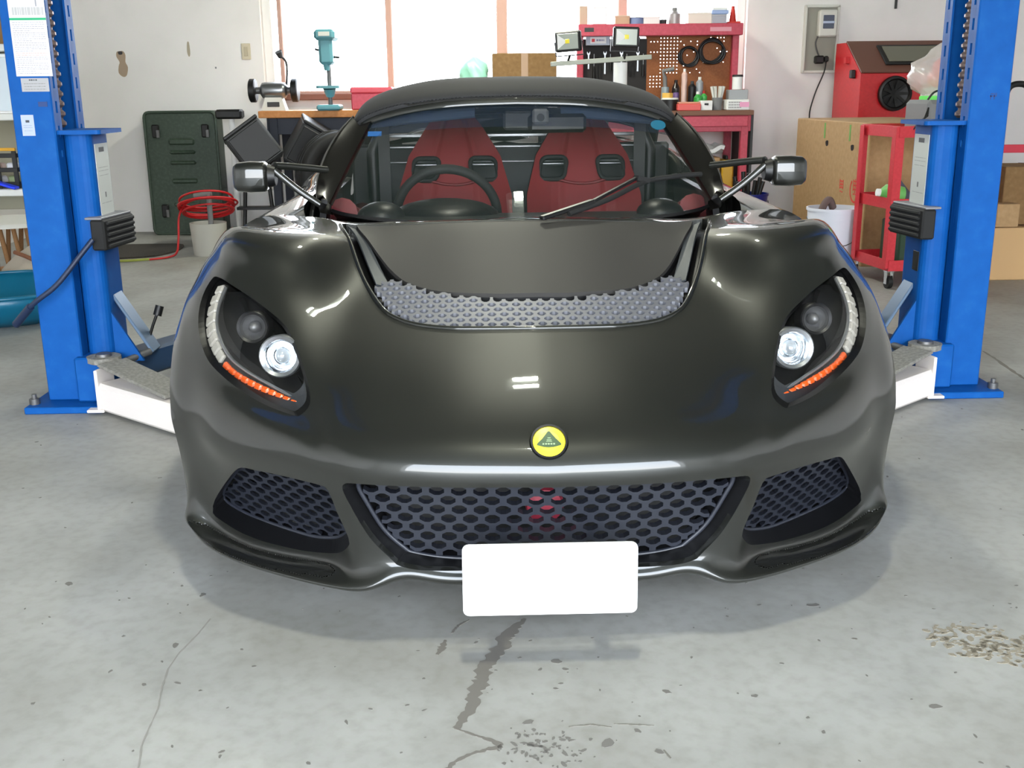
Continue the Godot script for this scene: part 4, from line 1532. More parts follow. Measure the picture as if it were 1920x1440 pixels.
func lift() -> void:
	for s in [-1.0, 1.0]:
		var p := thing("lift_post", "blue two-post lift column with large white instruction sheets, beside the green case" if s < 0 else "plain-faced blue two-post lift column in front of the red trolley", "lift post", Vector3.ZERO, 0.0, "lift columns")
		# base plate and anchor bolts
		var m := Mb.new()
		m.box(Vector3(1.60, 0.012, -1.18), Vector3(0.27, 0.024, 0.42), 0.003)
		lp("base_plate", m, M.blue, p, s)
		for q in [[1.715, -1.02], [1.715, -1.34], [1.50, -1.345]]:
			m = Mb.new()
			m.cyl(Vector3(q[0], 0.024, q[1]), Vector3(q[0], 0.045, q[1]), 0.018, -1, 6)
			m.cyl(Vector3(q[0], 0.045, q[1]), Vector3(q[0], 0.06, q[1]), 0.009, -1, 8)
			lp("anchor_bolt", m, M.dull_steel, p, s)
		# channel: face, web and back flange, with slotted lips turned inwards
		m = Mb.new()
		m.box(Vector3(1.613, 1.6, -1.065), Vector3(0.135, 3.15, 0.012), 0.004)
		m.box(Vector3(1.674, 1.6, -1.2), Vector3(0.012, 3.15, 0.27), 0.003)
		m.box(Vector3(1.613, 1.6, -1.335), Vector3(0.135, 3.15, 0.012), 0.004)
		lp("channel", m, M.blue, p, s)
		for z in [-1.095, -1.305]:
			m = Mb.new()
			m.box(Vector3(1.5485, 1.6, z + 0.019), Vector3(0.007, 3.15, 0.022))
			m.box(Vector3(1.5485, 1.6, z - 0.019), Vector3(0.007, 3.15, 0.022))
			m.box(Vector3(1.5485, 0.45, z), Vector3(0.007, 0.85, 0.02))
			for k in 30:
				m.box(Vector3(1.5485, 0.92 + k * 0.08, z), Vector3(0.007, 0.042, 0.02))
			lp("slotted_lip", m, M.blue, p, s)
		# lead screw with its thread
		m = Mb.new()
		var prof := []
		for k in 66:
			prof.append(Vector2(0.017, 0.97 + k * 0.033))
			prof.append(Vector2(0.0265, 0.97 + k * 0.033 + 0.009))
			prof.append(Vector2(0.0265, 0.97 + k * 0.033 + 0.018))
			prof.append(Vector2(0.017, 0.97 + k * 0.033 + 0.027))
		m.lathe(Transform3D(Basis.IDENTITY, Vector3(1.585, 0, -1.20)), prof, 14)
		lp("lead_screw", m, pm(Color(0.5, 0.44, 0.43), 0.3, 0.6), p, s)
		m = Mb.new()
		m.cyl(Vector3(1.60, 0.95, -1.155), Vector3(1.60, 3.1, -1.155), 0.008, -1, 10)
		lp("guide_rod", m, M.steel, p, s)
		# carriage
		m = Mb.new()
		m.slab(Transform3D(Basis(Vector3.RIGHT, PI / 2), Vector3(1.497, 0.51, -1.20)), rounded(0.095, 0.20, 0.035, 5), 0.88)
		var cr := lp("carriage", m, M.blue, p, s)
		m = Mb.new()
		m.slab(Transform3D(Basis(Vector3.RIGHT, PI / 2), Vector3(1.478, 0.957, -1.19)), rounded(0.15, 0.24, 0.015, 3), 0.014)
		lp("top_plate", m, M.blue, cr, s)
		m = Mb.new()
		m.box(Vector3(1.512, 0.105, -1.08), Vector3(0.11, 0.16, 0.10), 0.006)
		lp("carriage_foot", m, M.blue, cr, s)
		# caution strip on the inner side
		var strip := sheet_mat(print_sheet(64, 256, Color(0.72, 0.73, 0.71), [[0.05, 0.06, Color(0.15, 0.15, 0.15), 0.3, 0.7, false], [0.3, 0.008, Color(0.5, 0.5, 0.5), 0.15, 0.9, true], [0.34, 0.008, Color(0.5, 0.5, 0.5), 0.15, 0.9, true], [0.4, 0.008, Color(0.5, 0.5, 0.5), 0.15, 0.9, true], [0.62, 0.07, Color(0.35, 0.35, 0.35), 0.45, 0.55, false], [0.75, 0.008, Color(0.5, 0.5, 0.5), 0.15, 0.9, true]], 5))
		sheet("caution_strip", Vector3(1.4485 * s, 0.78, -1.2), 0.13, 0.27, strip, cr, Basis(Vector3.UP, -PI / 2 * s))
		# rubber door guard
		var gb := Basis(Vector3.UP, 0.12)
		m = Mb.new()
		m.box(Vector3(1.43, 0.611, -1.18), Vector3(0.05, 0.105, 0.24), 0.006, gb)
		for k in 5:
			m.box(Vector3(1.403, 0.572 + k * 0.0195, -1.183), Vector3(0.012, 0.012, 0.21), 0.003, gb)
		var gd := lp("door_guard", m, M.rubber, cr, s)
		m = Mb.new()
		m.box(Vector3(1.442, 0.668, -1.18), Vector3(0.06, 0.008, 0.235), 0.002, gb)
		lp("guard_bracket", m, pm(Color(0.5, 0.5, 0.52), 0.5, 0.3), gd, s)
		# gusset and sloping stay
		m = Mb.new()
		m.slab(Transform3D(Basis.IDENTITY, Vector3(1.45, 0, -1.13)), PackedVector2Array([Vector2(0, 0.15), Vector2(0, 0.33), Vector2(-0.10, 0.15)]), 0.012)
		lp("gusset", m, M.blue, cr, s)
		m = Mb.new()
		m.bar(Vector3(1.455, 0.385, -1.21), Vector3(1.33, 0.17, -1.21), 0.09, 0.012, Vector3(0.86, 0.5, 0), 0.003)
		lp("stay", m, pm(Color(0.35, 0.43, 0.52), 0.45, 0.2), cr, s)
		m = Mb.new()
		m.tube([Vector3(1.36, 0.20, -1.22), Vector3(1.35, 0.25, -1.26), Vector3(1.33, 0.305, -1.28)], 0.006, 6)
		m.tube([Vector3(1.335, 0.285, -1.275), Vector3(1.325, 0.32, -1.285)], 0.016, 8)
		lp("lock_lever", m, M.black, cr, s)
		# arms: the front one white with a grey pivot plate, the rear one blue with a white end bracket
		m = Mb.new()
		var a0 := Vector3(1.44, 0.062, -1.01)
		var a1 := Vector3(0.98, 0.062, -0.62)
		m.bar(a0, a1, 0.12, 0.10, Vector3.UP, 0.012)
		m.box(Vector3(1.455, 0.085, -1.0), Vector3(0.012, 0.15, 0.11), 0.002, Basis(Vector3.UP, 0.2))
		m.box(Vector3(1.475, 0.017, -0.985), Vector3(0.06, 0.01, 0.10), 0.002)
		var fa := lp("front_arm", m, pm(Color(0.86, 0.83, 0.81), 0.5), p, s)
		m = Mb.new()
		var dirv := (a1 - a0).normalized()
		var bsx := Basis(dirv, Vector3.UP, dirv.cross(Vector3.UP))
		m.slab(Transform3D(Basis(dirv, Vector3.UP.cross(dirv).normalized(), Vector3.UP), Vector3(1.47, 0.176, -1.06)), rounded(0.11, 0.11, 0.045, 5), 0.02)
		m.bar(Vector3(1.43, 0.172, -1.02), Vector3(1.13, 0.122, -0.77), 0.115, 0.012, Vector3.UP, 0.003)
		lp("pivot_plate", m, speckled(Color(0.5, 0.49, 0.46), 0.2, 0.7, 0.1, 4.0, 0.03, 41), fa, s)
		m = Mb.new()
		m.cyl(Vector3(1.47, 0.18, -1.06), Vector3(1.47, 0.195, -1.06), 0.03, 0.026, 20)
		lp("pivot_pin", m, M.dull_steel, fa, s)
		m = Mb.new()
		m.bar(Vector3(1.43, 0.125, -1.16), Vector3(1.20, 0.125, -1.62), 0.10, 0.10, Vector3.UP, 0.01)
		var ra := lp("rear_arm", m, pm(Color(0.16, 0.25, 0.36), 0.45), p, s)
		m = Mb.new()
		m.box(Vector3(1.235, 0.19, -1.56), Vector3(0.16, 0.016, 0.05), 0.003, Basis(Vector3.UP, 0.46))
		m.box(Vector3(1.165, 0.10, -1.59), Vector3(0.014, 0.18, 0.05), 0.003, Basis(Vector3.UP, 0.46))
		m.bar(Vector3(1.18, 0.04, -1.55), Vector3(1.05, 0.04, -1.8), 0.11, 0.06, Vector3.UP, 0.006)
		lp("end_bracket", m, pm(Color(0.86, 0.83, 0.81), 0.5), ra, s)
		m = Mb.new()
		m.cyl(Vector3(1.41, 0.155, -1.10), Vector3(1.34, 0.175, -1.17), 0.013, -1, 10)
		lp("lock_pin", m, M.dull_steel, ra, s)
		if s < 0:
			var g := Color(0.5, 0.5, 0.53)
			var rows := [[0.255, 0.03, Color(0.05, 0.6, 0.4), 0.0, 1.0, false], [0.02, 0.09, Color(0.55, 0.55, 0.58), 0.75, 0.79, false], [0.12, 0.1, Color(0.66, 0.66, 0.66), 0.1, 0.96, true]]
			for k in 26:
				rows.append([0.31 + k * 0.026, 0.007, g if k != 15 and k != 16 else Color(0.85, 0.55, 0.5), 0.06, 0.55 if k % 5 == 4 else 0.94, true])
			sheet("instruction_sheet", Vector3(-1.59, 1.262, -1.058), 0.118, 0.245, sheet_mat(print_sheet(256, 512, Color(0.8, 0.8, 0.82), rows, 3)), p)
			sheet("rating_plate", Vector3(-1.592, 1.112, -1.058), 0.09, 0.043, sheet_mat(print_sheet(128, 64, Color(0.6, 0.6, 0.61), [[0.1, 0.1, Color(0.2, 0.2, 0.22), 0.3, 0.6, true], [0.4, 0.05, Color(0.45, 0.45, 0.45), 0.1, 0.9, true], [0.6, 0.05, Color(0.45, 0.45, 0.45), 0.1, 0.9, true], [0.8, 0.05, Color(0.45, 0.45, 0.45), 0.1, 0.9, true]], 8), 0.35), p)
			sheet("warning_label", Vector3(-1.632, 0.982, -1.058), 0.042, 0.068, sheet_mat(print_sheet(64, 96, Color(0.62, 0.66, 0.74), [[0.25, 0.12, Color(0.2, 0.22, 0.25), 0.35, 0.65, false], [0.5, 0.03, Color(0.45, 0.48, 0.55), 0.15, 0.85, true], [0.6, 0.03, Color(0.45, 0.48, 0.55), 0.15, 0.85, true], [0.75, 0.03, Color(0.45, 0.48, 0.55), 0.15, 0.85, true]], 9)), p)
			sheet("stencil_mark", Vector3(-1.575, 1.05, -1.058), 0.03, 0.016, pm(Color(0.06, 0.2, 0.42), 0.6), p)
			m = Mb.new()
			m.tube(spline(v3([-1.455,.60,-1.04, -1.50,.545,-1.02, -1.58,.452,-1.0, -1.67,.385,-1.0, -1.75,.31,-1.05]), 6), 0.009, 8)
			m.tube([Vector3(-1.68, 0.377, -1.005), Vector3(-1.76, 0.305, -1.055)], 0.014, 8)
			put("hydraulic_hose", m, pm(Color(0.07, 0.13, 0.24), 0.5), p)
		else:
			m = Mb.new()
			for q in [[0, 0, 0.02, 0.004], [0, 0.008, 0.014, 0.003], [-0.006, -0.004, 0.003, 0.014], [0.006, -0.003, 0.003, 0.016], [0.012, 0.004, 0.003, 0.012]]:
				m.box(Vector3(1.62 + q[0], 1.045 + q[1], -1.0585), Vector3(q[2], q[3], 0.001))
			put("stencil_mark", m, pm(Color(0.1, 0.2, 0.42), 0.6), p)
			m = Mb.new()
			m.box(Vector3(1.449, 0.47, -1.16), Vector3(0.004, 0.07, 0.05), 0.001)
			put("carriage_slot", m, M.black, p)

# ---------------------------------------------------------------- things along the walls
func carton(label: String, c: Vector3, s: Vector3, turn := 0.0, mat: Material = null, tape: Color = Color(0.6, 0.47, 0.33)) -> Node3D:
	var t := thing("cardboard_box", label, "box", c, turn)
	pbox("body", Vector3(0, s.y / 2, 0), s, M.cardboard if mat == null else mat, t, 0.004)
	if tape.a > 0:
		var m := Mb.new()
		m.box(Vector3(0, s.y + 0.0008, 0), Vector3(0.05, 0.0016, s.z))
		m.box(Vector3(0, s.y * 0.78, s.z / 2 + 0.0008), Vector3(0.05, s.y * 0.44, 0.0016))
		put("packing_tape", m, pm(tape, 0.35), t)
	return t

func pail(label: String, c: Vector3, r: float, h: float, mat: Material, inner: Material) -> Node3D:
	var t := thing("pail", label, "pail", c)
	var m := Mb.new()
	m.lathe(Transform3D.IDENTITY, [Vector2(0, 0.0), Vector2(r * 0.9, 0.0), Vector2(r * 0.97, h * 0.8), Vector2(r * 0.985, h * 0.8), Vector2(r * 0.985, h * 0.83), Vector2(r * 0.97, h * 0.83), Vector2(r * 0.985, h * 0.96), Vector2(r * 1.03, h * 0.96), Vector2(r * 1.03, h), Vector2(r * 0.97, h), Vector2(r * 0.95, h * 0.7), Vector2(0, h * 0.7)], 36)
	put("bucket", m, mat, t)
	m = Mb.new()
	m.cyl(Vector3(0, h * 0.70, 0), Vector3(0, h * 0.72, 0), r * 0.94, -1, 24)
	put("contents", m, inner, t)
	m = Mb.new()
	var a := []
	for k in 15:
		var th := PI * k / 14
		a.append(Vector3(cos(th) * r * 1.04, h * 0.86 - sin(th) * h * 0.42, r * 0.35 * sin(th) + r * sin(th) * 0.65))
	m.tube(a, 0.003, 6)
	put("handle", m, M.dull_steel, t)
	return t

func bottle(label: String, c: Vector3, prof: Array, mat: Material, cap: Material = null, cap_h := 0.02, called := "bottle", cat := "bottle") -> Node3D:
	var t := thing(called, label, cat, c, 0.0)
	var m := Mb.new()
	var p := [Vector2(0, 0)]
	for k in range(0, prof.size(), 2):
		p.append(Vector2(prof[k], prof[k + 1]))
	var top: Vector2 = p[-1]
	p.append(Vector2(0, top.y))
	m.lathe(Transform3D.IDENTITY, p, 20)
	put("body", m, mat, t)
	if cap:
		m = Mb.new()
		m.lathe(Transform3D.IDENTITY, [Vector2(0, top.y), Vector2(top.x * 1.08, top.y), Vector2(top.x * 1.0, top.y + cap_h), Vector2(0, top.y + cap_h)], 16)
		put("cap", m, cap, t)
	return t

func clutter() -> void:
	wall_things()
	left_bench()
	red_bench()
	work_lights()
	right_side()
	left_side()

func wall_things() -> void:
	var t := thing("socket_plate", "small cream socket plate on the white back wall left of the window", "socket", Vector3(-1.945, 1.39, BACK))
	pbox("plate", Vector3(0, 0, 0.005), Vector3(0.07, 0.12, 0.01), pm(Color(0.78, 0.74, 0.64), 0.5), t, 0.003)
	pbox("socket_face", Vector3(0, 0, 0.011), Vector3(0.03, 0.07, 0.006), pm(Color(0.7, 0.66, 0.56), 0.5), t, 0.002)
	# bare patches where the wall lost its paint
	var w := get_node("wall_back")
	for q in [[-2.915, 1.31, poly2([-.01,.09, .02,.09, .035,.06, .03,.01, .045,-.03, .03,-.09, 0,-.1, -.03,-.07, -.025,-.02, -.015,.01, -.035,.05, -.03,.085], 3), Color(0.66, 0.58, 0.5)], [-2.92, 1.385, poly2([-.01,-.008, .015,-.008, .018,.012, -.012,.014], 3), Color(0.25, 0.24, 0.25)], [-2.39, 1.41, poly2([-.006,.05, .008,.05, .012,-.03, 0,-.055, -.012,-.02], 3), Color(0.66, 0.62, 0.54)], [-2.19, 1.27, poly2([-.006,.008, .006,.008, .006,-.006, -.006,-.006], 1), Color(0.5, 0.5, 0.5)]]:
		var m := Mb.new()
		m.slab(Transform3D(Basis.IDENTITY, Vector3(q[0], q[1], BACK + (0.0015 if q[3].r > 0.4 else 0.003))), q[2], 0.002)
		put("bare_patch", m, pm(q[3], 0.9), w)
	# meter board
	t = thing("meter_board", "framed grey board with white electricity meter and black plug on the wall", "meter board", Vector3(2.55, 1.443, BACK))
	pbox("backboard", Vector3(0, 0, 0.01), Vector3(0.25, 0.48, 0.02), pm(Color(0.58, 0.57, 0.53), 0.7), t)
	for q in [[0, 0.245, 0.27, 0.02], [0, -0.245, 0.27, 0.02], [-0.128, 0, 0.018, 0.5], [0.128, 0, 0.018, 0.5]]:
		pbox("frame", Vector3(q[0], q[1], 0.02), Vector3(q[2], q[3], 0.04), M.offwhite, t)
	var mt := pbox("meter", Vector3(0.035, 0.115, 0.055), Vector3(0.145, 0.2, 0.07), M.offwhite, t, 0.012)
	pbox("meter_window", Vector3(0.035, 0.125, 0.092), Vector3(0.085, 0.10, 0.008), pm(Color(0.3, 0.33, 0.4), 0.2), mt)
	pbox("meter_strip", Vector3(0.035, 0.122, 0.097), Vector3(0.09, 0.018, 0.006), pm(Color(0.7, 0.75, 0.85), 0.3), mt)
	pbox("plug", Vector3(-0.01, -0.155, 0.05), Vector3(0.07, 0.06, 0.06), M.black, t, 0.01)
	pbox("plug", Vector3(0.045, -0.15, 0.055), Vector3(0.03, 0.045, 0.05), M.black, t, 0.01)
	var m := Mb.new()
	m.tube(spline(v3([-.03,.02,.05, -.045,-.03,.05, -.03,-.09,.05, -.01,-.13,.05]), 5), 0.006, 6)
	put("short_lead", m, pm(Color(0.3, 0.3, 0.3), 0.5), t)
	m = Mb.new()
	m.tube(spline(v3([.045,-.16,.06, .03,-.25,.07, -.03,-.40,.08, -.07,-.53,.1, -.085,-.60,.14]), 5), 0.006, 6)
	put("long_lead", m, M.black, t)
	# hook high on the wall
	m = Mb.new()
	m.box(Vector3(3.13, 1.70, BACK + 0.012), Vector3(0.015, 0.07, 0.024), 0.002)
	tag(put("wall_hook", m, M.dark_grey), "small dark hook high on the back wall above the red cabinet", "hook")

func left_bench() -> void:
	# green case standing against the wall
	var t := thing("storage_case", "dark green ribbed storage case with black latches upright against the back wall", "case", Vector3(-2.447, 0, -5.98))
	var m := Mb.new()
	m.slab(Transform3D(Basis.IDENTITY, Vector3(0, 0.475, 0)), _shift(rounded(0.56, 0.95, 0.035, 4), Vector2.ZERO), 0.19)
	var b := put("case_body", m, M.army, t)
	m = Mb.new()
	var fr := []
	for q in rounded(0.545, 0.935, 0.04, 4):
		fr.append(Vector3(q.x, q.y + 0.475, 0.095))
	m.tube(fr, 0.012, 6, true)
	put("edge_band", m, M.army, t)
	for q in [[0.0, 0.72, 0.2, 0.05], [0.0, 0.64, 0.2, 0.03], [0.0, 0.56, 0.2, 0.03], [0.0, 0.42, 0.2, 0.04], [0.0, 0.24, 0.2, 0.04]]:
		pbox("rib", Vector3(q[0], q[1], 0.1), Vector3(q[2], q[3], 0.03), M.army, t, 0.012)
	for q in [[-0.19, 0.80], [0.19, 0.80], [-0.17, 0.19], [0.17, 0.19]]:
		var l := pbox("latch", Vector3(q[0], q[1], 0.105), Vector3(0.055, 0.10, 0.03), M.black, t, 0.008)
		pbox("latch_plate", Vector3(q[0] + 0.02, q[1] - 0.02, 0.12), Vector3(0.025, 0.06, 0.012), M.dull_steel, l, 0.003)
	# black cap of the case beside it
	t = thing("pipe_stand", "white floor pipe with flat black top beside the green case", "stand", Vector3(-2.02, 0, -5.75))
	m = Mb.new()
	m.cyl(Vector3(0, 0, 0), Vector3(0, 0.89, 0), 0.022, -1, 14)
	put("pipe", m, M.white, t)
	pbox("head", Vector3(-0.01, 0.925, 0), Vector3(0.2, 0.07, 0.12), M.black, t, 0.015)
	# bench with a wooden top
	t = thing("workbench", "long workbench with pale wooden edge under the window", "workbench", Vector3(-0.65, 0, -5.72))
	pbox("worktop", Vector3(0, 0.925, 0), Vector3(2.2, 0.05, 0.6), M.wood, t, 0.004)
	pbox("apron", Vector3(0, 0.84, 0.24), Vector3(2.1, 0.12, 0.03), pm(Color(0.13, 0.15, 0.2), 0.6), t)
	for q in [[-1.0, 0.24], [1.0, 0.24], [-1.0, -0.24], [1.0, -0.24]]:
		pbox("leg", Vector3(q[0], 0.45, q[1]), Vector3(0.06, 0.9, 0.06), pm(Color(0.13, 0.15, 0.2), 0.6), t)
	pbox("shelf", Vector3(0, 0.2, 0), Vector3(2.05, 0.03, 0.5), M.dark_grey, t)
	# bench grinder
	t = thing("bench_grinder", "grey double-ended bench grinder with black wheel guards on the bench end", "grinder", Vector3(-1.66, 0.95, -5.62))
	m = Mb.new()
	m.lathe(Transform3D(Basis(Vector3(0, 0, 1), PI / 2), Vector3(0, 0.145, 0)), [Vector2(0, -0.10), Vector2(0.03, -0.10), Vector2(0.055, -0.085), Vector2(0.06, -0.06), Vector2(0.06, 0.06), Vector2(0.055, 0.085), Vector2(0.03, 0.10), Vector2(0, 0.10)], 24, true)
	put("motor", m, M.steel, t)
	m = Mb.new()
	m.slab(Transform3D(Basis(Vector3(1, 0, 0), 0), Vector3(0, 0.045, 0)), PackedVector2Array([Vector2(-0.09, -0.045), Vector2(0.09, -0.045), Vector2(0.06, 0.05), Vector2(-0.06, 0.05)]), 0.12)
	put("foot", m, M.offwhite, t)
	pbox("foot_recess", Vector3(0, 0.045, 0.062), Vector3(0.09, 0.035, 0.006), M.dark_grey, t, 0.002)
	for x in [-0.155, 0.155]:
		m = Mb.new()
		m.lathe(Transform3D(Basis(Vector3(0, 0, 1), PI / 2), Vector3(x, 0.145, 0)), [Vector2(0, -0.025), Vector2(0.075, -0.025), Vector2(0.085, -0.018), Vector2(0.085, 0.018), Vector2(0.075, 0.025), Vector2(0, 0.025)], 24)
		var g := put("wheel_guard", m, M.black, t)
		m = Mb.new()
		m.cyl(Vector3(x * 0.6, 0.145, 0), Vector3(x, 0.145, 0), 0.025)
		put("axle_housing", m, M.dull_steel, g)
	m = Mb.new()
	m.tube(spline(v3([.09,.17,-.02, .10,.27,-.03, .095,.35,-.04, .06,.39,-.02]), 6), 0.008, 8)
	m.cyl(Vector3(0.062, 0.38, -0.02), Vector3(0.05, 0.42, 0.0), 0.018, 0.028, 12)
	put("gooseneck_lamp", m, M.dark_grey, t)
	# drill press
	t = thing("drill_press", "small pale teal drill press standing on the bench against the window", "drill press", Vector3(-1.235, 0.95, -5.5))
	var teal := pm(Color(0.35, 0.58, 0.62), 0.5)
	pbox("foot", Vector3(0, 0.02, 0), Vector3(0.17, 0.04, 0.22), teal, t, 0.012)
	m = Mb.new()
	m.cyl(Vector3(0, 0.04, -0.04), Vector3(0, 0.42, -0.04), 0.016, -1, 14)
	put("column", m, M.dull_steel, t)
	m = Mb.new()
	m.slab(Transform3D(Basis(Vector3.RIGHT, PI / 2), Vector3(0, 0.165, 0.02)), rounded(0.17, 0.15, 0.03), 0.02)
	m.cyl(Vector3(0, 0.10, -0.04), Vector3(0, 0.16, -0.02), 0.03, 0.05, 14)
	put("work_table", m, teal, t)
	m = Mb.new()
	m.box(Vector3(0, 0.415, 0.02), Vector3(0.10, 0.19, 0.16), 0.02)
	m.cyl(Vector3(0, 0.33, 0.06), Vector3(0, 0.28, 0.06), 0.028, 0.018, 14)
	put("head", m, teal, t)
	pbox("belt_cover", Vector3(0, 0.525, 0), Vector3(0.15, 0.075, 0.26), teal, t, 0.02)
	pbox("maker_plate", Vector3(0, 0.53, 0.132), Vector3(0.08, 0.03, 0.006), M.offwhite, t, 0.002)
	m = Mb.new()
	m.cyl(Vector3(0.05, 0.375, 0.02), Vector3(0.09, 0.37, 0.02), 0.008, -1, 8)
	m.cyl(Vector3(-0.05, 0.42, 0.02), Vector3(-0.085, 0.43, 0.02), 0.008, -1, 8)
	put("feed_handle", m, M.dark_grey, t)
	# red toolbox, carton and green bag on the bench
	t = thing("toolbox", "red metal toolbox on the bench beside the drill press", "toolbox", Vector3(-0.93, 0.95, -5.62))
	pbox("box_body", Vector3(0, 0.06, 0), Vector3(0.3, 0.12, 0.2), M.red, t, 0.008)
	pbox("lid", Vector3(0, 0.14, 0), Vector3(0.31, 0.045, 0.21), pm(Color(0.8, 0.3, 0.36), 0.5), t, 0.01)
	carton("plain brown cardboard box on the bench in front of the window", Vector3(0.2, 0.95, -5.62), Vector3(0.47, 0.39, 0.3), 0.0, M.cardboard_dark)
	t = thing("plastic_bag", "crumpled pale green plastic bag on the bench by the window", "bag", Vector3(-0.17, 0.951, -5.60))
	m = Mb.new()
	var gr := []
	for r in 9:
		var l := []
		for k in 25:
			var a := TAU * k / 24
			var f := 0.085 * (0.8 + 0.5 * sin(PI * clampf(r / 8.0, 0.05, 1.0))) * (1.0 + 0.13 * sin(a * 3 + r) + 0.09 * sin(a * 7 - r * 2)) * (1.0 if r < 8 else 0.3)
			l.append(Vector3(cos(a) * f, r * 0.046, sin(a) * f))
		gr.append(l)
	m.grid(gr, Vector3.UP, Vector3(0, 0.15, 0))
	var film := pm(Color(0.62, 0.84, 0.76), 0.4)
	film.backlight_enabled = true
	film.backlight = Color(0.3, 0.5, 0.42)
	put("film", m, film, t)
	# black cases and tyres under the bench
	for q in [[Vector3(-1.735, 0.50, -5.15), 0.62, 0.55, "tilted black equipment case leaning left beside the tyres"], [Vector3(-1.36, 0.50, -5.25), -0.56, 0.5, "tilted black equipment case with a white label leaning on the tyre"]]:
		t = thing("equipment_case", q[3], "case", q[0] * Vector3(1, 0, 1))
		var bs := Basis(Vector3(0, 0, 1), q[1]) * Basis(Vector3.UP, 0.25)
		var c := Vector3(0, q[0].y + 0.2, 0)
		pbox("case_body", c, Vector3(0.28, 0.30, 0.3), M.dark_grey, t, 0.012, bs)
		pbox("case_lid", c + bs * Vector3(0, 0.158, 0), Vector3(0.285, 0.025, 0.305), M.black, t, 0.006, bs)
		pbox("case_side", c + bs * Vector3(0, 0, 0.153), Vector3(0.25, 0.26, 0.01), M.black, t, 0.004, bs)
		m = Mb.new()
		for x in [-0.12, 0.12]:
			m.cyl(Vector3(x, 0, 0.02), c + Vector3(x * 0.6, -0.1, 0), 0.014, -1, 8)
		m.box(Vector3(0, 0.28, 0.0), Vector3(0.3, 0.02, 0.1), 0.003)
		put("trestle", m, M.black, t)
		if q[1] < 0:
			pbox("paper_label", c + bs * Vector3(0.07, 0.05, 0.160), Vector3(0.035, 0.06, 0.003), M.offwhite, t, 0.0, bs)
	for q in [[Vector3(-1.13, 0.33, -5.0), 0.5, "car tyre leaning against the workbench, nearest the windscreen"], [Vector3(-0.5, 0.33, -5.25), 0.2, "car tyre behind another tyre below the bench front"]]:
		t = thing("tyre", q[2], "tyre", q[0] + Vector3(0, 0.19, 0), q[1])
		m = Mb.new()
		var R := 0.30
		m.lathe(Transform3D(Basis(Vector3(1, 0, 0), PI / 2), Vector3.ZERO), [Vector2(R - 0.10, -0.09), Vector2(R - 0.03, -0.105), Vector2(R - 0.008, -0.09), Vector2(R, -0.06), Vector2(R, 0.06), Vector2(R - 0.008, 0.09), Vector2(R - 0.03, 0.105), Vector2(R - 0.10, 0.09), Vector2(R - 0.1, -0.09)], 40, true)
		put("carcass", m, pm(Color(0.07, 0.07, 0.075), 0.7), t)
		m = Mb.new()
		for k in [-0.045, 0.0, 0.045]:
			var rg := []
			for j in 40:
				var a := TAU * j / 40
				rg.append(Vector3(cos(a) * (R + 0.001), sin(a) * (R + 0.001), k))
			m.tube(rg, 0.004, 4, true)
		put("tread_groove", m, M.black, t)
		pbox("tyre_rest", Vector3(0, -0.41, 0), Vector3(0.34, 0.22, 0.22), M.dark_grey, t, 0.01)
	# red air hose coiled on a reel stand
	t = thing("hose_reel", "red air hose coiled over a small grey stand and hanging to the floor", "hose", Vector3(-2.02, 0, -4.80))
	m = Mb.new()
	m.lathe(Transform3D.IDENTITY, [Vector2(0, 0), Vector2(0.11, 0), Vector2(0.125, 0.22), Vector2(0.118, 0.22), Vector2(0.105, 0.02), Vector2(0, 0.02)], 28)
	put("tub", m, pm(Color(0.68, 0.67, 0.63), 0.6), t)
	m = Mb.new()
	m.cyl(Vector3(0.02, 0.02, 0), Vector3(0.02, 0.42, 0), 0.018)
	m.cyl(Vector3(-0.08, 0.40, 0), Vector3(0.04, 0.42, 0), 0.018)
	put("reel_post", m, M.grey, t)
	var hose := pm(Color(0.72, 0.08, 0.1), 0.4)
	for k in 7:
		m = Mb.new()
		var rg := []
		var rx := 0.155 + 0.012 * (k % 3) + 0.004 * k
		for j in 32:
			var a := TAU * j / 32
			rg.append(Vector3(0.0 + 0.01 * (k % 2) + cos(a) * rx, 0.305 + 0.012 * k - 0.02 * (k % 2) + sin(a) * (0.05 + 0.01 * (k % 4)) + 0.02 * cos(a), sin(a) * rx * 0.9))
		m.tube(rg, 0.0075, 6, true)
		put("hose_loop", m, hose, t)
	m = Mb.new()
	m.tube(spline(v3([-.17,.31,.02, -.185,.25,.05, -.19,.12,.08, -.20,.03,.12, -.24,.012,.2, -.34,.01,.28]), 6), 0.0075, 6)
	put("hose_tail", m, hose, t)
	m = Mb.new()
	m.tube(spline(v3([-.34,.012,.28, -.5,.012,.34, -.8,.012,.38, -1.0,.012,.38]), 5), 0.009, 6)
	put("hose_extension", m, pm(Color(0.55, 0.58, 0.22), 0.5), t)
	# dark mat
	m = Mb.new()
	m.slab(Transform3D(Basis(Vector3.RIGHT, PI / 2), Vector3(-2.55, 0.006, -4.95)), poly2([-.38,.1, -.3,-.28, 0,-.34, .22,-.30, .25,.05, .12,.28, -.2,.33], 4), 0.012)
	tag(put("floor_mat", m, speckled(Color(0.2, 0.18, 0.15), 0.15, 0.9, 0, 3, 0.05, 51)), "dark brown rag mat lying on the floor before the green case", "mat")

func _shift(p: PackedVector2Array, d: Vector2) -> PackedVector2Array:
	var o := PackedVector2Array()
	for q in p:
		o.append(q + d)
	return o

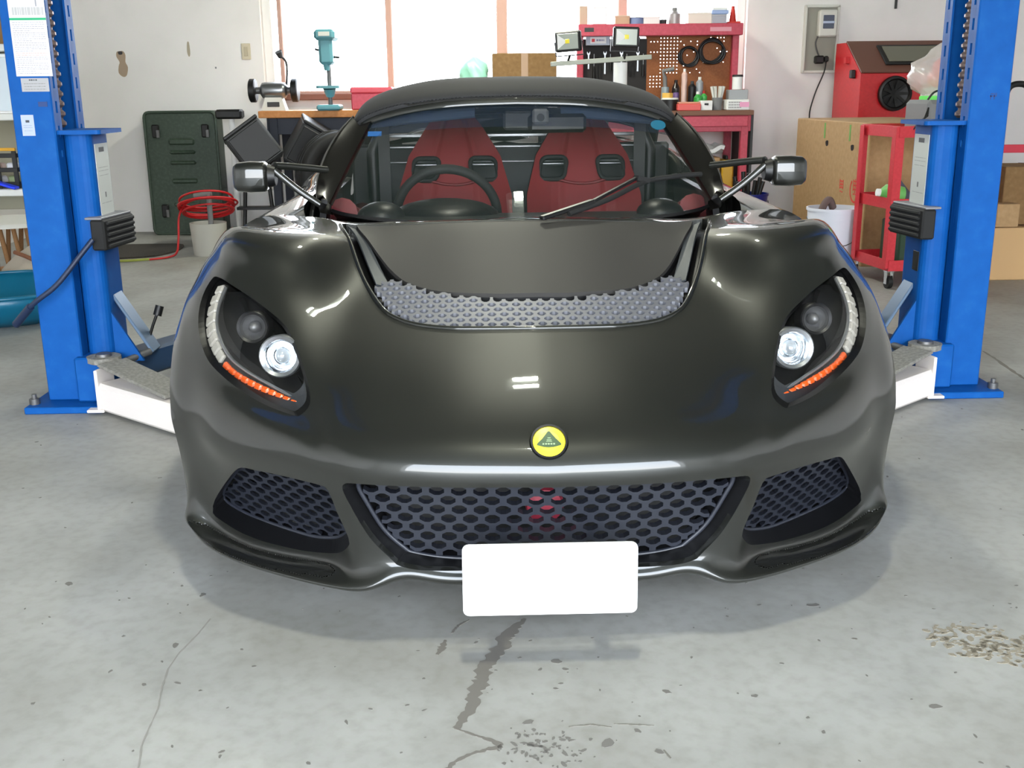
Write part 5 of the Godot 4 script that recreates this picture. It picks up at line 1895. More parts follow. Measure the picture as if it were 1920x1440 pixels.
func red_bench() -> void:
	var t := thing("tool_bench", "red steel tool bench with pegboard back and upper shelf before the window", "workbench", Vector3(1.235, 0, -5.7))
	pbox("worktop", Vector3(0, 0.905, 0.02), Vector3(1.28, 0.035, 0.64), pm(Color(0.45, 0.3, 0.22), 0.6), t)
	pbox("drawer", Vector3(0.3, 0.845, 0.32), Vector3(0.6, 0.075, 0.03), M.red, t, 0.004)
	pbox("apron", Vector3(0, 0.83, 0.29), Vector3(1.26, 0.12, 0.03), M.red, t, 0.004)
	pbox("side_panel", Vector3(0.64, 0.46, 0.0), Vector3(0.02, 0.9, 0.6), M.dark_grey, t)
	for q in [[-0.6, 0.28], [0.585, 0.28], [-0.6, -0.26], [0.585, -0.26]]:
		pbox("leg", Vector3(q[0], 0.445, q[1]), Vector3(0.055, 0.89, 0.055), M.red, t, 0.004)
	pbox("lower_shelf", Vector3(0, 0.33, 0), Vector3(1.2, 0.02, 0.5), M.red, t)
	for x in [-0.6, 0.585]:
		pbox("upright", Vector3(x, 1.2, -0.13), Vector3(0.05, 0.6, 0.05), M.red, t, 0.004)
	pbox("upper_shelf", Vector3(0, 1.507, -0.16), Vector3(1.24, 0.085, 0.26), M.red, t, 0.004)
	pbox("shelf_print", Vector3(0.45, 1.507, -0.0285), Vector3(0.16, 0.03, 0.002), pm(Color(0.82, 0.55, 0.6), 0.5), t, 0.0)
	pbox("shelf_print", Vector3(-0.54, 1.51, -0.0285), Vector3(0.07, 0.03, 0.002), M.dark_grey, t, 0.0)
	# pegboard with its holes open to the window behind
	var m := Mb.new()
	var cell := 0.0255
	var hole := 0.003
	var x0 := -0.09
	var y0 := 0.955
	for r in 20:
		for c in 26:
			var a := Vector3(x0 + c * cell, y0 + r * cell, -0.175)
			var open := (c > 3 and c < 10 and r > 8) or (c > 0 and c < 10 and (r == 18 or r == 15)) or (c > 0 and c < 5 and r > 4 and r < 9) or (c > 9 and c < 25 and r > 7 and rng.randf() < 0.14)
			if not open:
				m.quad(a, a + Vector3(cell, 0, 0), a + Vector3(cell, cell, 0), a + Vector3(0, cell, 0), Vector3(0, 0, 1))
				continue
			var h0 := cell / 2 - hole
			var h1 := cell / 2 + hole
			for q in [[0, 0, cell, h0], [0, h1, cell, cell], [0, h0, h0, h1], [h1, h0, cell, h1]]:
				m.quad(a + Vector3(q[0], q[1], 0), a + Vector3(q[2], q[1], 0), a + Vector3(q[2], q[3], 0), a + Vector3(q[0], q[3], 0), Vector3(0, 0, 1))
	put("pegboard", m, speckled(Color(0.55, 0.32, 0.16), 0.08, 0.7, 0, 3, 0.03, 61), t)
	pbox("tool_panel", Vector3(-0.33, 1.2, -0.18), Vector3(0.5, 0.5, 0.012), pm(Color(0.11, 0.1, 0.1), 0.7), t)
	# hand tools on the dark panel
	for k in 11:
		var x := -0.53 + 0.042 * k
		var h := 0.12 + 0.06 * rng.randf()
		var y := 1.36 - 0.02 * (k % 3)
		var nm: String = ["wrench", "screwdriver", "pliers"][k % 3]
		var dark := k % 2 == 0
		var n := thing(nm, ["steel wrench", "black-handled screwdriver", "black pair of pliers"][k % 3] + " hanging on the dark panel, tool %s from the shelf's dark print" % ["first", "second", "third", "fourth", "fifth", "sixth", "seventh", "eighth", "ninth", "tenth", "eleventh"][k], nm, Vector3(1.235 + x, y, -5.7 - 0.165), 0.0, "tools hanging on the dark panel")
		m = Mb.new()
		if nm == "wrench":
			m.slab(Transform3D(Basis.IDENTITY, Vector3(0, -h / 2, 0)), PackedVector2Array([Vector2(-0.006, -h / 2), Vector2(0.006, -h / 2), Vector2(0.005, h / 2 - 0.03), Vector2(0.013, h / 2 - 0.015), Vector2(0.011, h / 2), Vector2(0.004, h / 2 - 0.014), Vector2(-0.004, h / 2 - 0.014), Vector2(-0.011, h / 2), Vector2(-0.013, h / 2 - 0.015), Vector2(-0.005, h / 2 - 0.03)]), 0.006)
			put("shaft", m, M.steel, n)
		elif nm == "screwdriver":
			m.cyl(Vector3(0, 0, 0), Vector3(0, -h * 0.55, 0), 0.003, -1, 6)
			put("shaft", m, M.steel, n)
			m = Mb.new()
			m.cyl(Vector3(0, -h * 0.5, 0), Vector3(0, -h, 0), 0.009, 0.012, 8)
			put("grip", m, M.black, n)
		else:
			m.tube([Vector3(-0.004, 0, 0), Vector3(0.0, -0.03, 0), Vector3(0.014, -0.07, 0), Vector3(0.012, -h, 0)], 0.005, 6)
			m.tube([Vector3(0.004, 0, 0), Vector3(0.0, -0.03, 0), Vector3(-0.014, -0.07, 0), Vector3(-0.012, -h, 0)], 0.005, 6)
			put("handles", m, M.black, n)
	var n := thing("socket_box", "flat box with white and red label hanging below the red shelf", "box", Vector3(0.768, 1.40, -5.80))
	pbox("box_body", Vector3(0, 0.035, 0), Vector3(0.18, 0.07, 0.05), pm(Color(0.62, 0.65, 0.72), 0.5), n)
	sheet("label_print", Vector3(0, 0.036, 0.0265), 0.12, 0.045, sheet_mat(print_sheet(64, 24, Color(0.85, 0.85, 0.86), [[0.25, 0.5, Color(0.8, 0.15, 0.2), 0.1, 0.3, false], [0.35, 0.3, Color(0.45, 0.45, 0.6), 0.4, 0.9, true]], 4)), n)
	# two black cable coils on the pegboard
	for q in [[1.47, 1.32, 0.07, "smaller black cable coil hanging on the pegboard"], [1.645, 1.36, 0.09, "larger black cable coil hanging at the pegboard's outer end"]]:
		n = thing("cable_coil", q[3], "cable", Vector3(q[0], q[1], -5.85), 0.0, "cable coils")
		for k in (3 if q[2] < 0.08 else 5):
			m = Mb.new()
			var rg := []
			for j in 28:
				var a := TAU * j / 28
				var e: float = q[2] * (1.0 + 0.06 * sin(a * 2 + k * 2.1))
				rg.append(Vector3(cos(a) * e + 0.006 * (k % 3) - 0.006, sin(a) * e * 0.95 - 0.004 * k, 0.012 * k))
			m.tube(rg, 0.008, 6, true)
			put("cable_turn", m, pm(Color(0.05, 0.06, 0.08), 0.5), n)
	# on the worktop
	var top := 0.9225
	var z := -5.48
	n = thing("plastic_basket", "white perforated plastic basket with a pink tag at the red bench's end", "basket", Vector3(1.765, top, z))
	pbox("tray", Vector3(0, 0.038, 0), Vector3(0.17, 0.075, 0.16), M.white, n, 0.006)
	for k in 24:
		pbox("opening", Vector3(-0.066 + (k % 8) * 0.012, 0.02 + (k / 8) * 0.018, 0.0805), Vector3(0.006, 0.01, 0.003), M.grey, n, 0.0)
	sheet("price_tag", Vector3(0.045, 0.04, 0.083), 0.07, 0.035, pm(Color(0.9, 0.62, 0.75), 0.5), n)
	pbox("contents_box", Vector3(0.01, 0.11, -0.02), Vector3(0.14, 0.07, 0.11), pm(Color(0.6, 0.61, 0.62), 0.5), n)
	bottle("white round canister with black lid on top of the basket's grey box", Vector3(1.775, top + 0.147, z - 0.02), [0.038, 0.0, 0.038, 0.09], M.white, M.black, 0.015, "canister", "can")
	n = thing("small_drawer_box", "small white drawer box on the red bench front edge", "box", Vector3(1.535, top, -5.46))
	pbox("box_body", Vector3(0, 0.035, 0), Vector3(0.09, 0.07, 0.08), M.white, n, 0.004)
	pbox("pull", Vector3(0, 0.045, 0.042), Vector3(0.03, 0.014, 0.008), M.dark_grey, n, 0.002)
	bottle("wide black tin with pale lid on the red bench beside the roof", Vector3(1.275, top, z), [0.06, 0.0, 0.06, 0.08], M.black, M.offwhite, 0.012, "tin", "tin")
	bottle("roll of yellow tape on top of the black tin", Vector3(1.255, top + 0.092, z), [0.04, 0.0, 0.04, 0.035], pm(Color(0.86, 0.68, 0.3), 0.5), null, 0.02, "tape_roll", "tape")
	bottle("small purple jar beside the yellow tape roll", Vector3(1.335, top, z - 0.1), [0.025, 0.0, 0.025, 0.12, 0.018, 0.13], pm(Color(0.4, 0.3, 0.5), 0.4), M.black)
	n = thing("parts_tray", "low orange-red parts tray on the front of the red bench", "tray", Vector3(1.40, top, -5.41))
	pbox("tray", Vector3(0, 0.025, 0), Vector3(0.17, 0.05, 0.1), pm(Color(0.85, 0.35, 0.33), 0.5), n, 0.006)
	pbox("lid", Vector3(0, 0.056, 0), Vector3(0.16, 0.012, 0.09), pm(Color(0.8, 0.55, 0.45), 0.5), n, 0.003)
	bottle("short green bottle behind the small white drawer box", Vector3(1.49, top, z - 0.05), [0.03, 0.0, 0.03, 0.09, 0.012, 0.115], pm(Color(0.2, 0.6, 0.25), 0.4), M.white)
	bottle("green bottle with red cap next to the wire brushes", Vector3(1.545, top, z - 0.1), [0.025, 0.0, 0.025, 0.10, 0.01, 0.12], pm(Color(0.25, 0.65, 0.3), 0.4), pm(Color(0.7, 0.1, 0.12), 0.4))
	bottle("tall pale spray can standing at the pegboard's middle", Vector3(1.413, top, z - 0.2), [0.022, 0.0, 0.022, 0.26, 0.01, 0.28], pm(Color(0.85, 0.72, 0.68), 0.4), M.white)
	bottle("grey spray can right of the tall pale one", Vector3(1.53, top, z - 0.2), [0.028, 0.0, 0.028, 0.2, 0.012, 0.22], pm(Color(0.6, 0.62, 0.64), 0.35), M.offwhite)
	bottle("black spray can between two pale cans", Vector3(1.47, top, z - 0.18), [0.03, 0.0, 0.03, 0.17, 0.012, 0.19], M.black, M.dark_grey)
	bottle("dark brown oil bottle beside the hand sprayer", Vector3(1.35, top, z - 0.2), [0.03, 0.0, 0.03, 0.16, 0.012, 0.2], pm(Color(0.14, 0.1, 0.09), 0.3), M.black)
	n = thing("hand_sprayer", "grey hand sprayer with bent nozzle before the pegboard", "sprayer", Vector3(1.265, top, z - 0.17))
	m = Mb.new()
	m.cyl(Vector3(0, 0, 0), Vector3(0, 0.17, 0), 0.035, 0.028, 16)
	put("tank", m, pm(Color(0.55, 0.6, 0.62), 0.4), n)
	m = Mb.new()
	m.tube([Vector3(0, 0.16, 0), Vector3(-0.005, 0.24, 0), Vector3(-0.02, 0.285, 0.01), Vector3(0.06, 0.30, 0.02)], 0.016, 8)
	put("nozzle", m, M.grey, n)
	n = thing("brush_cup", "cup of pale wire brushes on the bench beside the basket", "cup", Vector3(1.63, top, -5.5))
	m = Mb.new()
	m.lathe(Transform3D.IDENTITY, [Vector2(0, 0), Vector2(0.035, 0), Vector2(0.04, 0.09), Vector2(0.036, 0.09), Vector2(0.032, 0.01), Vector2(0, 0.01)], 18)
	put("cup_body", m, M.grey, n)
	for k in 6:
		m = Mb.new()
		var a := TAU * k / 6
		m.cyl(Vector3(cos(a) * 0.015, 0.02, sin(a) * 0.015), Vector3(cos(a) * 0.045, 0.17, sin(a) * 0.03), 0.006, 0.012, 8)
		put("brush", m, M.offwhite, n)
	# on the upper shelf
	var st := 1.5495
	var zs := -5.86
	var shelf := [
		["box", "beige carton at the left end of the red upper shelf", 0.66, Vector3(0.06, 0.13, 0.1), Color(0.72, 0.62, 0.55)],
		["box", "tall white parts box second on the red upper shelf", 0.785, Vector3(0.1, 0.125, 0.1), Color(0.86, 0.87, 0.9)],
		["box", "low tan carton on the red upper shelf", 0.955, Vector3(0.11, 0.06, 0.1), Color(0.72, 0.6, 0.5)],
		["box", "flat white pack next to the blue roll on the upper shelf", 1.175, Vector3(0.12, 0.05, 0.12), Color(0.88, 0.88, 0.88)],
		["box", "long pale box lying on the upper shelf", 1.54, Vector3(0.18, 0.075, 0.12), Color(0.88, 0.84, 0.8)],
		["box", "grey stacked tray at the right of the upper shelf", 1.685, Vector3(0.11, 0.06, 0.14), Color(0.65, 0.66, 0.7)],
	]
	for q in shelf:
		n = thing("parts_box", q[1], "box", Vector3(q[2], st, zs), 0.0, "boxes on the upper shelf")
		pbox("box_body", Vector3(0, q[3].y / 2, 0), q[3], pm(q[4], 0.6), n, 0.004)
		pbox("box_lid", Vector3(0, q[3].y, 0), q[3] * Vector3(1.04, 0.0, 1.04) + Vector3(0, 0.012, 0), pm(q[4].lightened(0.2), 0.6), n, 0.003)
	n = thing("document_tray", "pale blue tray lying on the grey stacked tray", "tray", Vector3(1.69, st + 0.068, zs))
	pbox("tray", Vector3(0, 0.015, 0), Vector3(0.13, 0.03, 0.14), pm(Color(0.6, 0.68, 0.85), 0.5), n, 0.004)
	pbox("paper_stack", Vector3(0, 0.038, 0), Vector3(0.11, 0.018, 0.12), M.white, n, 0.001)
	bottle("blue and white tape roll on the upper shelf", Vector3(1.065, st, zs), [0.055, 0.0, 0.055, 0.05], pm(Color(0.45, 0.52, 0.68), 0.5), M.white, 0.006, "tape_roll", "tape")
	bottle("grey metal oil can on the upper shelf", Vector3(1.355, st, zs), [0.045, 0.0, 0.045, 0.075, 0.02, 0.10], pm(Color(0.62, 0.6, 0.6), 0.4, 0.4), M.grey, 0.02, "oil_can", "can")
	bottle("small black pot between white pack and oil can", Vector3(1.265, st, zs), [0.03, 0.0, 0.034, 0.035], M.dark_grey, null, 0.02, "pot", "pot")
	n = thing("road_cone", "small red cone at the right end of the upper shelf", "cone", Vector3(1.8, st, zs))
	pbox("foot", Vector3(0, 0.008, 0), Vector3(0.1, 0.016, 0.1), pm(Color(0.75, 0.15, 0.1), 0.5), n, 0.003)
	m = Mb.new()
	m.cyl(Vector3(0, 0.016, 0), Vector3(0, 0.13, 0), 0.028, 0.012, 16)
	put("cone_body", m, pm(Color(0.8, 0.18, 0.12), 0.5), n)
	# under the worktop
	carton("pale carton on the lower shelf of the red bench", Vector3(1.55, 0.34, -5.6), Vector3(0.22, 0.24, 0.3), 0.0, null, Color(0, 0, 0, 0))
	n = thing("yellow_case", "yellow case beside the pale carton under the red bench", "case", Vector3(1.72, 0.34, -5.55))
	pbox("case_body", Vector3(0, 0.11, 0), Vector3(0.09, 0.22, 0.2), pm(Color(0.72, 0.56, 0.12), 0.5), n, 0.01)
	pbox("case_handle", Vector3(0, 0.235, 0), Vector3(0.02, 0.03, 0.1), M.black, n, 0.005)
	n = thing("folded_cloth", "white cloth lying over the lower shelf boxes", "cloth", Vector3(1.58, 0.592, -5.6))
	m = Mb.new()
	var gr := []
	for r in 9:
		var l := []
		for c in 9:
			l.append(Vector3(-0.12 + c * 0.03, 0.03 + 0.03 * sin(c * 1.1) * cos(r * 0.9) + 0.03, -0.12 + r * 0.03))
		gr.append(l)
	m.grid(gr, Vector3.UP, null, 0.03)
	put("cloth_fold", m, M.white, n)

func work_lights() -> void:
	var t := thing("work_light_stand", "tripod with a grey cross bar carrying two square work lights behind the car roof", "light stand", Vector3(0.66, 0, -4.5))
	var m := Mb.new()
	m.cyl(Vector3(0.03, 0.25, 0), Vector3(0.03, 1.06, 0), 0.018)
	put("pole", m, M.dull_steel, t)
	m = Mb.new()
	m.cyl(Vector3(0.12, 1.02, 0.0), Vector3(0.12, 1.245, 0), 0.045, -1, 20)
	m.cyl(Vector3(0.03, 1.04, 0), Vector3(0.12, 1.04, 0), 0.03)
	put("sleeve", m, M.white, t)
	for k in 3:
		m = Mb.new()
		var a := TAU * k / 3 + 0.5
		m.cyl(Vector3(0.03, 0.5, 0), Vector3(0.03 + cos(a) * 0.4, 0.0, sin(a) * 0.4), 0.012)
		put("leg", m, M.dull_steel, t)
	m = Mb.new()
	m.bar(Vector3(-0.33, 1.238, 0), Vector3(0.32, 1.278, 0), 0.03, 0.03, Vector3.UP, 0.003)
	put("cross_bar", m, pm(Color(0.6, 0.61, 0.56), 0.5, 0.3), t)
	for q in [[-0.22, 1.375, 0.06, -0.1], [0.145, 1.398, -0.03, 0.02]]:
		var bs := Basis(Vector3(0, 0, 1), q[2]) * Basis(Vector3.UP, q[3] * 3)
		var c := Vector3(q[0], q[1], 0.05)
		var h := pbox("lamp_head", c, Vector3(0.165, 0.125, 0.05), M.black, t, 0.008, bs)
		pbox("reflector", c + bs * Vector3(0, 0, 0.026), Vector3(0.135, 0.095, 0.006), pm(Color(0.62, 0.64, 0.6), 0.3, 0.4), h, 0.001, bs)
		m = Mb.new()
		var p := [c + bs * Vector3(-0.065, 0.045, 0.03), c + bs * Vector3(-0.065, -0.045, 0.03), c + bs * Vector3(0.0, 0.0, 0.034)]
		var nn: Vector3 = bs.z
		m.tri(p[0], p[1], p[2], nn, nn, nn)
		put("reflector_facet", m, M.white, h)
		pbox("led_chip", c + bs * Vector3(0, 0, 0.033), Vector3(0.026, 0.026, 0.008), M.yellow, h, 0.001, bs)
		m = Mb.new()
		for x in [-0.09, 0.09]:
			m.bar(c + bs * Vector3(x, 0, 0), c + bs * Vector3(x, -0.085, -0.02), 0.02, 0.006, Vector3.RIGHT)
		m.bar(c + bs * Vector3(-0.09, -0.085, -0.02), c + bs * Vector3(0.09, -0.085, -0.02), 0.02, 0.006)
		m.cyl(c + bs * Vector3(0, -0.085, -0.02), Vector3(c.x, 1.25, 0), 0.008)
		put("yoke", m, M.black, h)

func right_side() -> void:
	var m: Mb
	# sand blasting cabinet
	var t := thing("blasting_cabinet", "red blasting cabinet with sloping window and black glove port", "cabinet", Vector3(3.08, 0, -5.62))
	var side := PackedVector2Array([Vector2(-0.3, 0.84), Vector2(0.3, 0.84), Vector2(0.3, 1.17), Vector2(-0.08, 1.40), Vector2(-0.3, 1.40)])
	m = Mb.new()
	m.slab(Transform3D(Basis(Vector3(0, 0, 1), Vector3(0, 1, 0), Vector3(-1, 0, 0)), Vector3.ZERO), side, 0.9)
	var red := speckled(Color(0.74, 0.07, 0.1), 0.08, 0.35, 0.0, 2.0, 0.03, 71)
	put("body", m, red, t)
	var nz := Vector3(0, 0.38, 0.23).normalized()
	var bs := Basis(Vector3.RIGHT, nz.cross(Vector3.RIGHT), nz)
	pbox("sloping_lid", Vector3(0, 1.287, 0.115) + nz * 0.006, Vector3(0.9, 0.44, 0.012), pm(Color(0.42, 0.27, 0.22), 0.5), t, 0.002, bs)
	var fr := pbox("window_frame", Vector3(0.03, 1.29, 0.115) + nz * 0.016, Vector3(0.56, 0.27, 0.016), M.black, t, 0.004, bs)
	pbox("window_pane", Vector3(0.03, 1.29, 0.115) + nz * 0.026, Vector3(0.50, 0.21, 0.004), pm(Color(0.42, 0.41, 0.35), 0.08), fr, 0.0, bs)
	for x in [-0.2, 0.2]:
		m = Mb.new()
		m.lathe(Transform3D(Basis(Vector3.RIGHT, PI / 2), Vector3(x, 1.03, 0.30)), [Vector2(0.115, -0.0), Vector2(0.125, 0.02), Vector2(0.12, 0.045), Vector2(0.105, 0.05), Vector2(0.095, 0.03), Vector2(0.0, 0.0)], 30)
		var g := put("glove_port", m, M.black, t)
		m = Mb.new()
		for k in 9:
			var a := TAU * k / 9
			m.bar(Vector3(x, 1.03, 0.318), Vector3(x + cos(a) * 0.095, 1.03 + sin(a) * 0.095, 0.335), 0.02, 0.01, Vector3.BACK)
		put("glove_folds", m, M.rubber, g)
	pbox("latch", Vector3(-0.462, 1.27, 0.0), Vector3(0.03, 0.05, 0.05), red, t)
	pbox("switch_box", Vector3(-0.465, 1.17, 0.16), Vector3(0.03, 0.06, 0.06), M.black, t, 0.006)
	for x in [-0.42, 0.42]:
		for z in [-0.26, 0.26]:
			pbox("leg", Vector3(x, 0.42, z), Vector3(0.05, 0.84, 0.05), red, t)
	# big carton with red print
	t = thing("cardboard_box", "huge tan carton with red printed marks and hand holes behind the red trolley", "box", Vector3(2.53, 0, -4.54), 0.06)
	pbox("body", Vector3(0, 0.434, 0), Vector3(0.70, 0.868, 1.28), M.cardboard, t, 0.006)
	var rot := Basis(Vector3.UP, -PI / 2)
	var printed := pm(Color(0.78, 0.25, 0.2), 0.8)
	for z in [-0.05, 0.38]:
		m = Mb.new()
		m.slab(Transform3D(rot, Vector3(-0.3505, 0.72 - 0.02 * z, z)), poly2([-.02,.012, .018,.016, .022,-.01, 0,-.02, -.018,-.012], 3), 0.003)
		put("hand_hole", m, M.black, t)
	for z in [-0.1, 0.33]:
		pbox("green_tape", Vector3(-0.3508, 0.80, z), Vector3(0.002, 0.10, 0.022), pm(Color(0.4, 0.6, 0.3), 0.5), t, 0.0)
	# print: strokes of two block marks and a curved bracket
	m = Mb.new()
	for q in [[0.0, 0.04, 0.05, 0.008], [0.0, 0.02, 0.05, 0.008], [0.0, 0.0, 0.05, 0.008], [-0.026, 0.02, 0.007, 0.06], [0.026, 0.02, 0.007, 0.06], [0.0, 0.02, 0.006, 0.04], [-0.012, -0.025, 0.018, 0.007], [0.014, -0.028, 0.02, 0.007]]:
		m.box(Vector3(-0.351, 0.455 + q[1], 0.25 + q[0]), Vector3(0.0016, q[3], q[2]))
	put("printed_mark", m, printed, t)
	m = Mb.new()
	for q in [[0.0, 0.06, 0.055, 0.009], [0.0, 0.035, 0.055, 0.009], [0.0, 0.01, 0.055, 0.009], [-0.028, 0.035, 0.008, 0.07], [0.028, 0.035, 0.008, 0.07], [0.0, 0.03, 0.007, 0.09], [-0.015, -0.02, 0.02, 0.008], [0.016, -0.02, 0.02, 0.008]]:
		m.box(Vector3(-0.351, 0.45 + q[1], 0.47 + q[0]), Vector3(0.0016, q[3], q[2]))
	var arc := []
	for k in 9:
		var a := lerpf(PI * 0.75, PI * 1.75, k / 8.0)
		arc.append(Vector3(-0.351, 0.455 + sin(a) * 0.075, 0.47 - cos(a) * -0.075))
	for k in 8:
		m.bar(arc[k], arc[k + 1], 0.0016, 0.012, Vector3.UP)
	put("printed_mark", m, printed, t)
	pbox("grey_tape", Vector3(-0.3508, 0.30, 0.42), Vector3(0.002, 0.03, 0.1), M.grey, t, 0.0)
	pbox("grey_tape", Vector3(0.1, 0.36, 0.6408), Vector3(0.1, 0.03, 0.002), M.grey, t, 0.0)
	# red three-tier trolley
	t = thing("tool_trolley", "red three-tier steel trolley on castors beside the lift post", "trolley", Vector3(2.36, 0, -3.38), 0.12)
	var red2 := speckled(Color(0.76, 0.16, 0.2), 0.07, 0.45, 0.0, 3.0, 0.03, 73)
	for x in [-0.27, 0.27]:
		for z in [-0.21, 0.21]:
			m = Mb.new()
			m.box(Vector3(x, 0.49, z), Vector3(0.05, 0.76, 0.004), 0.001)
			m.box(Vector3(x - 0.023 * signf(x) * -1.0, 0.49, z - signf(z) * 0.022), Vector3(0.004, 0.76, 0.045), 0.001)
			put("upright", m, red2, t)
			m = Mb.new()
			m.cyl(Vector3(x - 0.012, 0.035, z), Vector3(x + 0.012, 0.035, z), 0.035, -1, 18)
			var w := put("castor", m, M.black, t)
			m = Mb.new()
			m.box(Vector3(x - 0.018, 0.06, z), Vector3(0.004, 0.07, 0.03), 0.001)
			m.box(Vector3(x + 0.018, 0.06, z), Vector3(0.004, 0.07, 0.03), 0.001)
			m.box(Vector3(x, 0.095, z), Vector3(0.045, 0.008, 0.045), 0.001)
			put("fork", m, M.chrome, w)
	for y in [0.125, 0.46, 0.845]:
		m = Mb.new()
		m.box(Vector3(0, y - 0.02, 0), Vector3(0.55, 0.006, 0.43))
		for z in [-0.216, 0.216]:
			m.box(Vector3(0, y, z), Vector3(0.56, 0.06, 0.005), 0.001)
		for x in [-0.276, 0.276]:
			m.box(Vector3(x, y, 0), Vector3(0.005, 0.06, 0.43), 0.001)
		put("tier", m, red2, t)
	# on the trolley
	var o := Vector3(2.36, 0, -3.38)
	t = thing("welder", "bright green and grey machine on the top tier of the trolley", "machine", Vector3(2.38, 0.828, -3.30), 0.12)
	pbox("case", Vector3(0.07, 0.10, 0), Vector3(0.24, 0.2, 0.28), M.green, t, 0.006)
	pbox("grey_end", Vector3(-0.09, 0.09, 0), Vector3(0.09, 0.18, 0.26), M.grey, t, 0.02)
	pbox("panel_sticker", Vector3(-0.02, 0.182, 0.1405), Vector3(0.03, 0.012, 0.002), M.white, t, 0.0)
	for k in 5:
		m = Mb.new()
		m.tube(spline(v3([-.13,.10 + .01 * k,.12, -.19,.06 - .008 * k,.14 + .01 * k, -.21 + .02 * k,.015,.13 + .02 * k, -.12 + .05 * k,.008,.15, .02 + .03 * k,.008,.16]), 5), 0.005, 6)
		put("lead", m, M.black, t)
	m = Mb.new()
	m.tube(spline(v3([-.10,.18,.05, -.06,.225,.06, .05,.222,.06, .16,.205,.05]), 5), 0.006, 6)
	put("carry_strap", m, M.black, t)
	t = thing("plastic_bag", "clear plastic bag of orange parts on the trolley behind the green machine", "bag", Vector3(2.50, 0.828, -3.62))
	m = Mb.new()
	m.lathe(Transform3D.IDENTITY, [Vector2(0, 0), Vector2(0.09, 0.0), Vector2(0.11, 0.1), Vector2(0.09, 0.24), Vector2(0, 0.26)], 16)
	put("white_tub", m, M.offwhite, t)
	m = Mb.new()
	var gr := []
	for r in 9:
		var l := []
		for k in 25:
			var a := TAU * k / 24
			var f: float = [0.09, 0.13, 0.145, 0.14, 0.12, 0.10, 0.085, 0.06, 0.01][r] * (1.0 + 0.1 * sin(a * 5 + r * 1.7) + 0.06 * sin(a * 9 - r))
			l.append(Vector3(cos(a) * f - 0.012 * r * (1 if r < 6 else 0), 0.2 + r * 0.036, sin(a) * f * 0.8))
		gr.append(l)
	m.grid(gr, Vector3.UP, Vector3(0, 0.3, 0))
	var film := pm(Color(0.9, 0.88, 0.86, 0.45), 0.2)
	film.transparency = BaseMaterial3D.TRANSPARENCY_ALPHA
	put("film", m, film, t)
	for q in [[-0.02, 0.30, 0.02, 0.05], [0.04, 0.29, 0.0, 0.045], [0.0, 0.36, 0.0, 0.04]]:
		m = Mb.new()
		m.lathe(Transform3D(Basis(Vector3.RIGHT, 0.7), Vector3(q[0], q[1], q[2])), [Vector2(0, -q[3]), Vector2(q[3], -q[3] * 0.6), Vector2(q[3] * 1.1, 0.0), Vector2(q[3] * 0.7, q[3]), Vector2(0, q[3])], 14)
		put("orange_part", m, pm(Color(0.85, 0.25, 0.12), 0.4), t)
	t = bottle("green and white bottle lying on the middle tier of the trolley", Vector3(2.22, 0.495, -3.30), [0.045, 0.0, 0.05, 0.03, 0.05, 0.10, 0.02, 0.13], pm(Color(0.45, 0.75, 0.4), 0.3), M.white)
	t.rotation.z = 1.45
	t = thing("power_drill", "black cordless drill lying on the trolley's middle tier", "drill", Vector3(2.36, 0.443, -3.25), 0.3)
	m = Mb.new()
	m.cyl(Vector3(-0.07, 0.11, 0), Vector3(0.06, 0.06, 0), 0.028, 0.03, 14)
	m.cyl(Vector3(-0.07, 0.11, 0), Vector3(-0.11, 0.125, 0), 0.02, 0.012, 12)
	put("motor_body", m, M.black, t)
	m = Mb.new()
	m.bar(Vector3(0.03, 0.07, 0), Vector3(0.07, 0.02, 0.05), 0.03, 0.035, Vector3.UP, 0.006)
	put("grip", m, pm(Color(0.2, 0.45, 0.15), 0.5), t)
	pbox("battery", Vector3(0.09, 0.025, 0.06), Vector3(0.09, 0.05, 0.07), M.black, t, 0.006)
	t = thing("set_square", "grey triangular metal plate propped on the middle tier", "plate", Vector3(2.27, 0.443, -3.42), 0.2)
	m = Mb.new()
	m.slab(Transform3D(Basis(Vector3.RIGHT, -0.3), Vector3.ZERO), PackedVector2Array([Vector2(-0.05, 0.0), Vector2(0.09, 0.0), Vector2(-0.03, 0.17)]), 0.005)
	put("blade", m, pm(Color(0.35, 0.37, 0.42), 0.5, 0.3), t)
	t = thing("red_pliers", "pair of red-handled pliers on the middle tier beside the drill", "pliers", Vector3(2.50, 0.443, -3.30))
	m = Mb.new()
	m.tube([Vector3(-0.08, 0.03, 0), Vector3(0, 0.03, 0.01), Vector3(0.07, 0.03, 0.03)], 0.01, 8)
	m.tube([Vector3(-0.08, 0.03, 0.03), Vector3(0, 0.03, 0.02), Vector3(0.07, 0.03, 0.0)], 0.01, 8)
	put("handles", m, pm(Color(0.7, 0.1, 0.1), 0.4), t)
	m = Mb.new()
	m.bar(Vector3(0.06, 0.03, 0.015), Vector3(0.12, 0.03, 0.015), 0.03, 0.015)
	put("jaws", m, M.dull_steel, t)
	t = thing("battery_charger", "dark green battery charger with round dial on the bottom tier", "charger", Vector3(2.30, 0.11, -3.30), 0.12)
	pbox("case", Vector3(0, 0.125, 0), Vector3(0.28, 0.25, 0.22), pm(Color(0.12, 0.22, 0.14), 0.5), t, 0.008)
	pbox("front_plate", Vector3(0.02, 0.12, 0.112), Vector3(0.22, 0.22, 0.006), pm(Color(0.3, 0.32, 0.3), 0.5), t, 0.002)
	pbox("white_label", Vector3(0.02, 0.175, 0.117), Vector3(0.05, 0.07, 0.004), M.offwhite, t, 0.001)
	m = Mb.new()
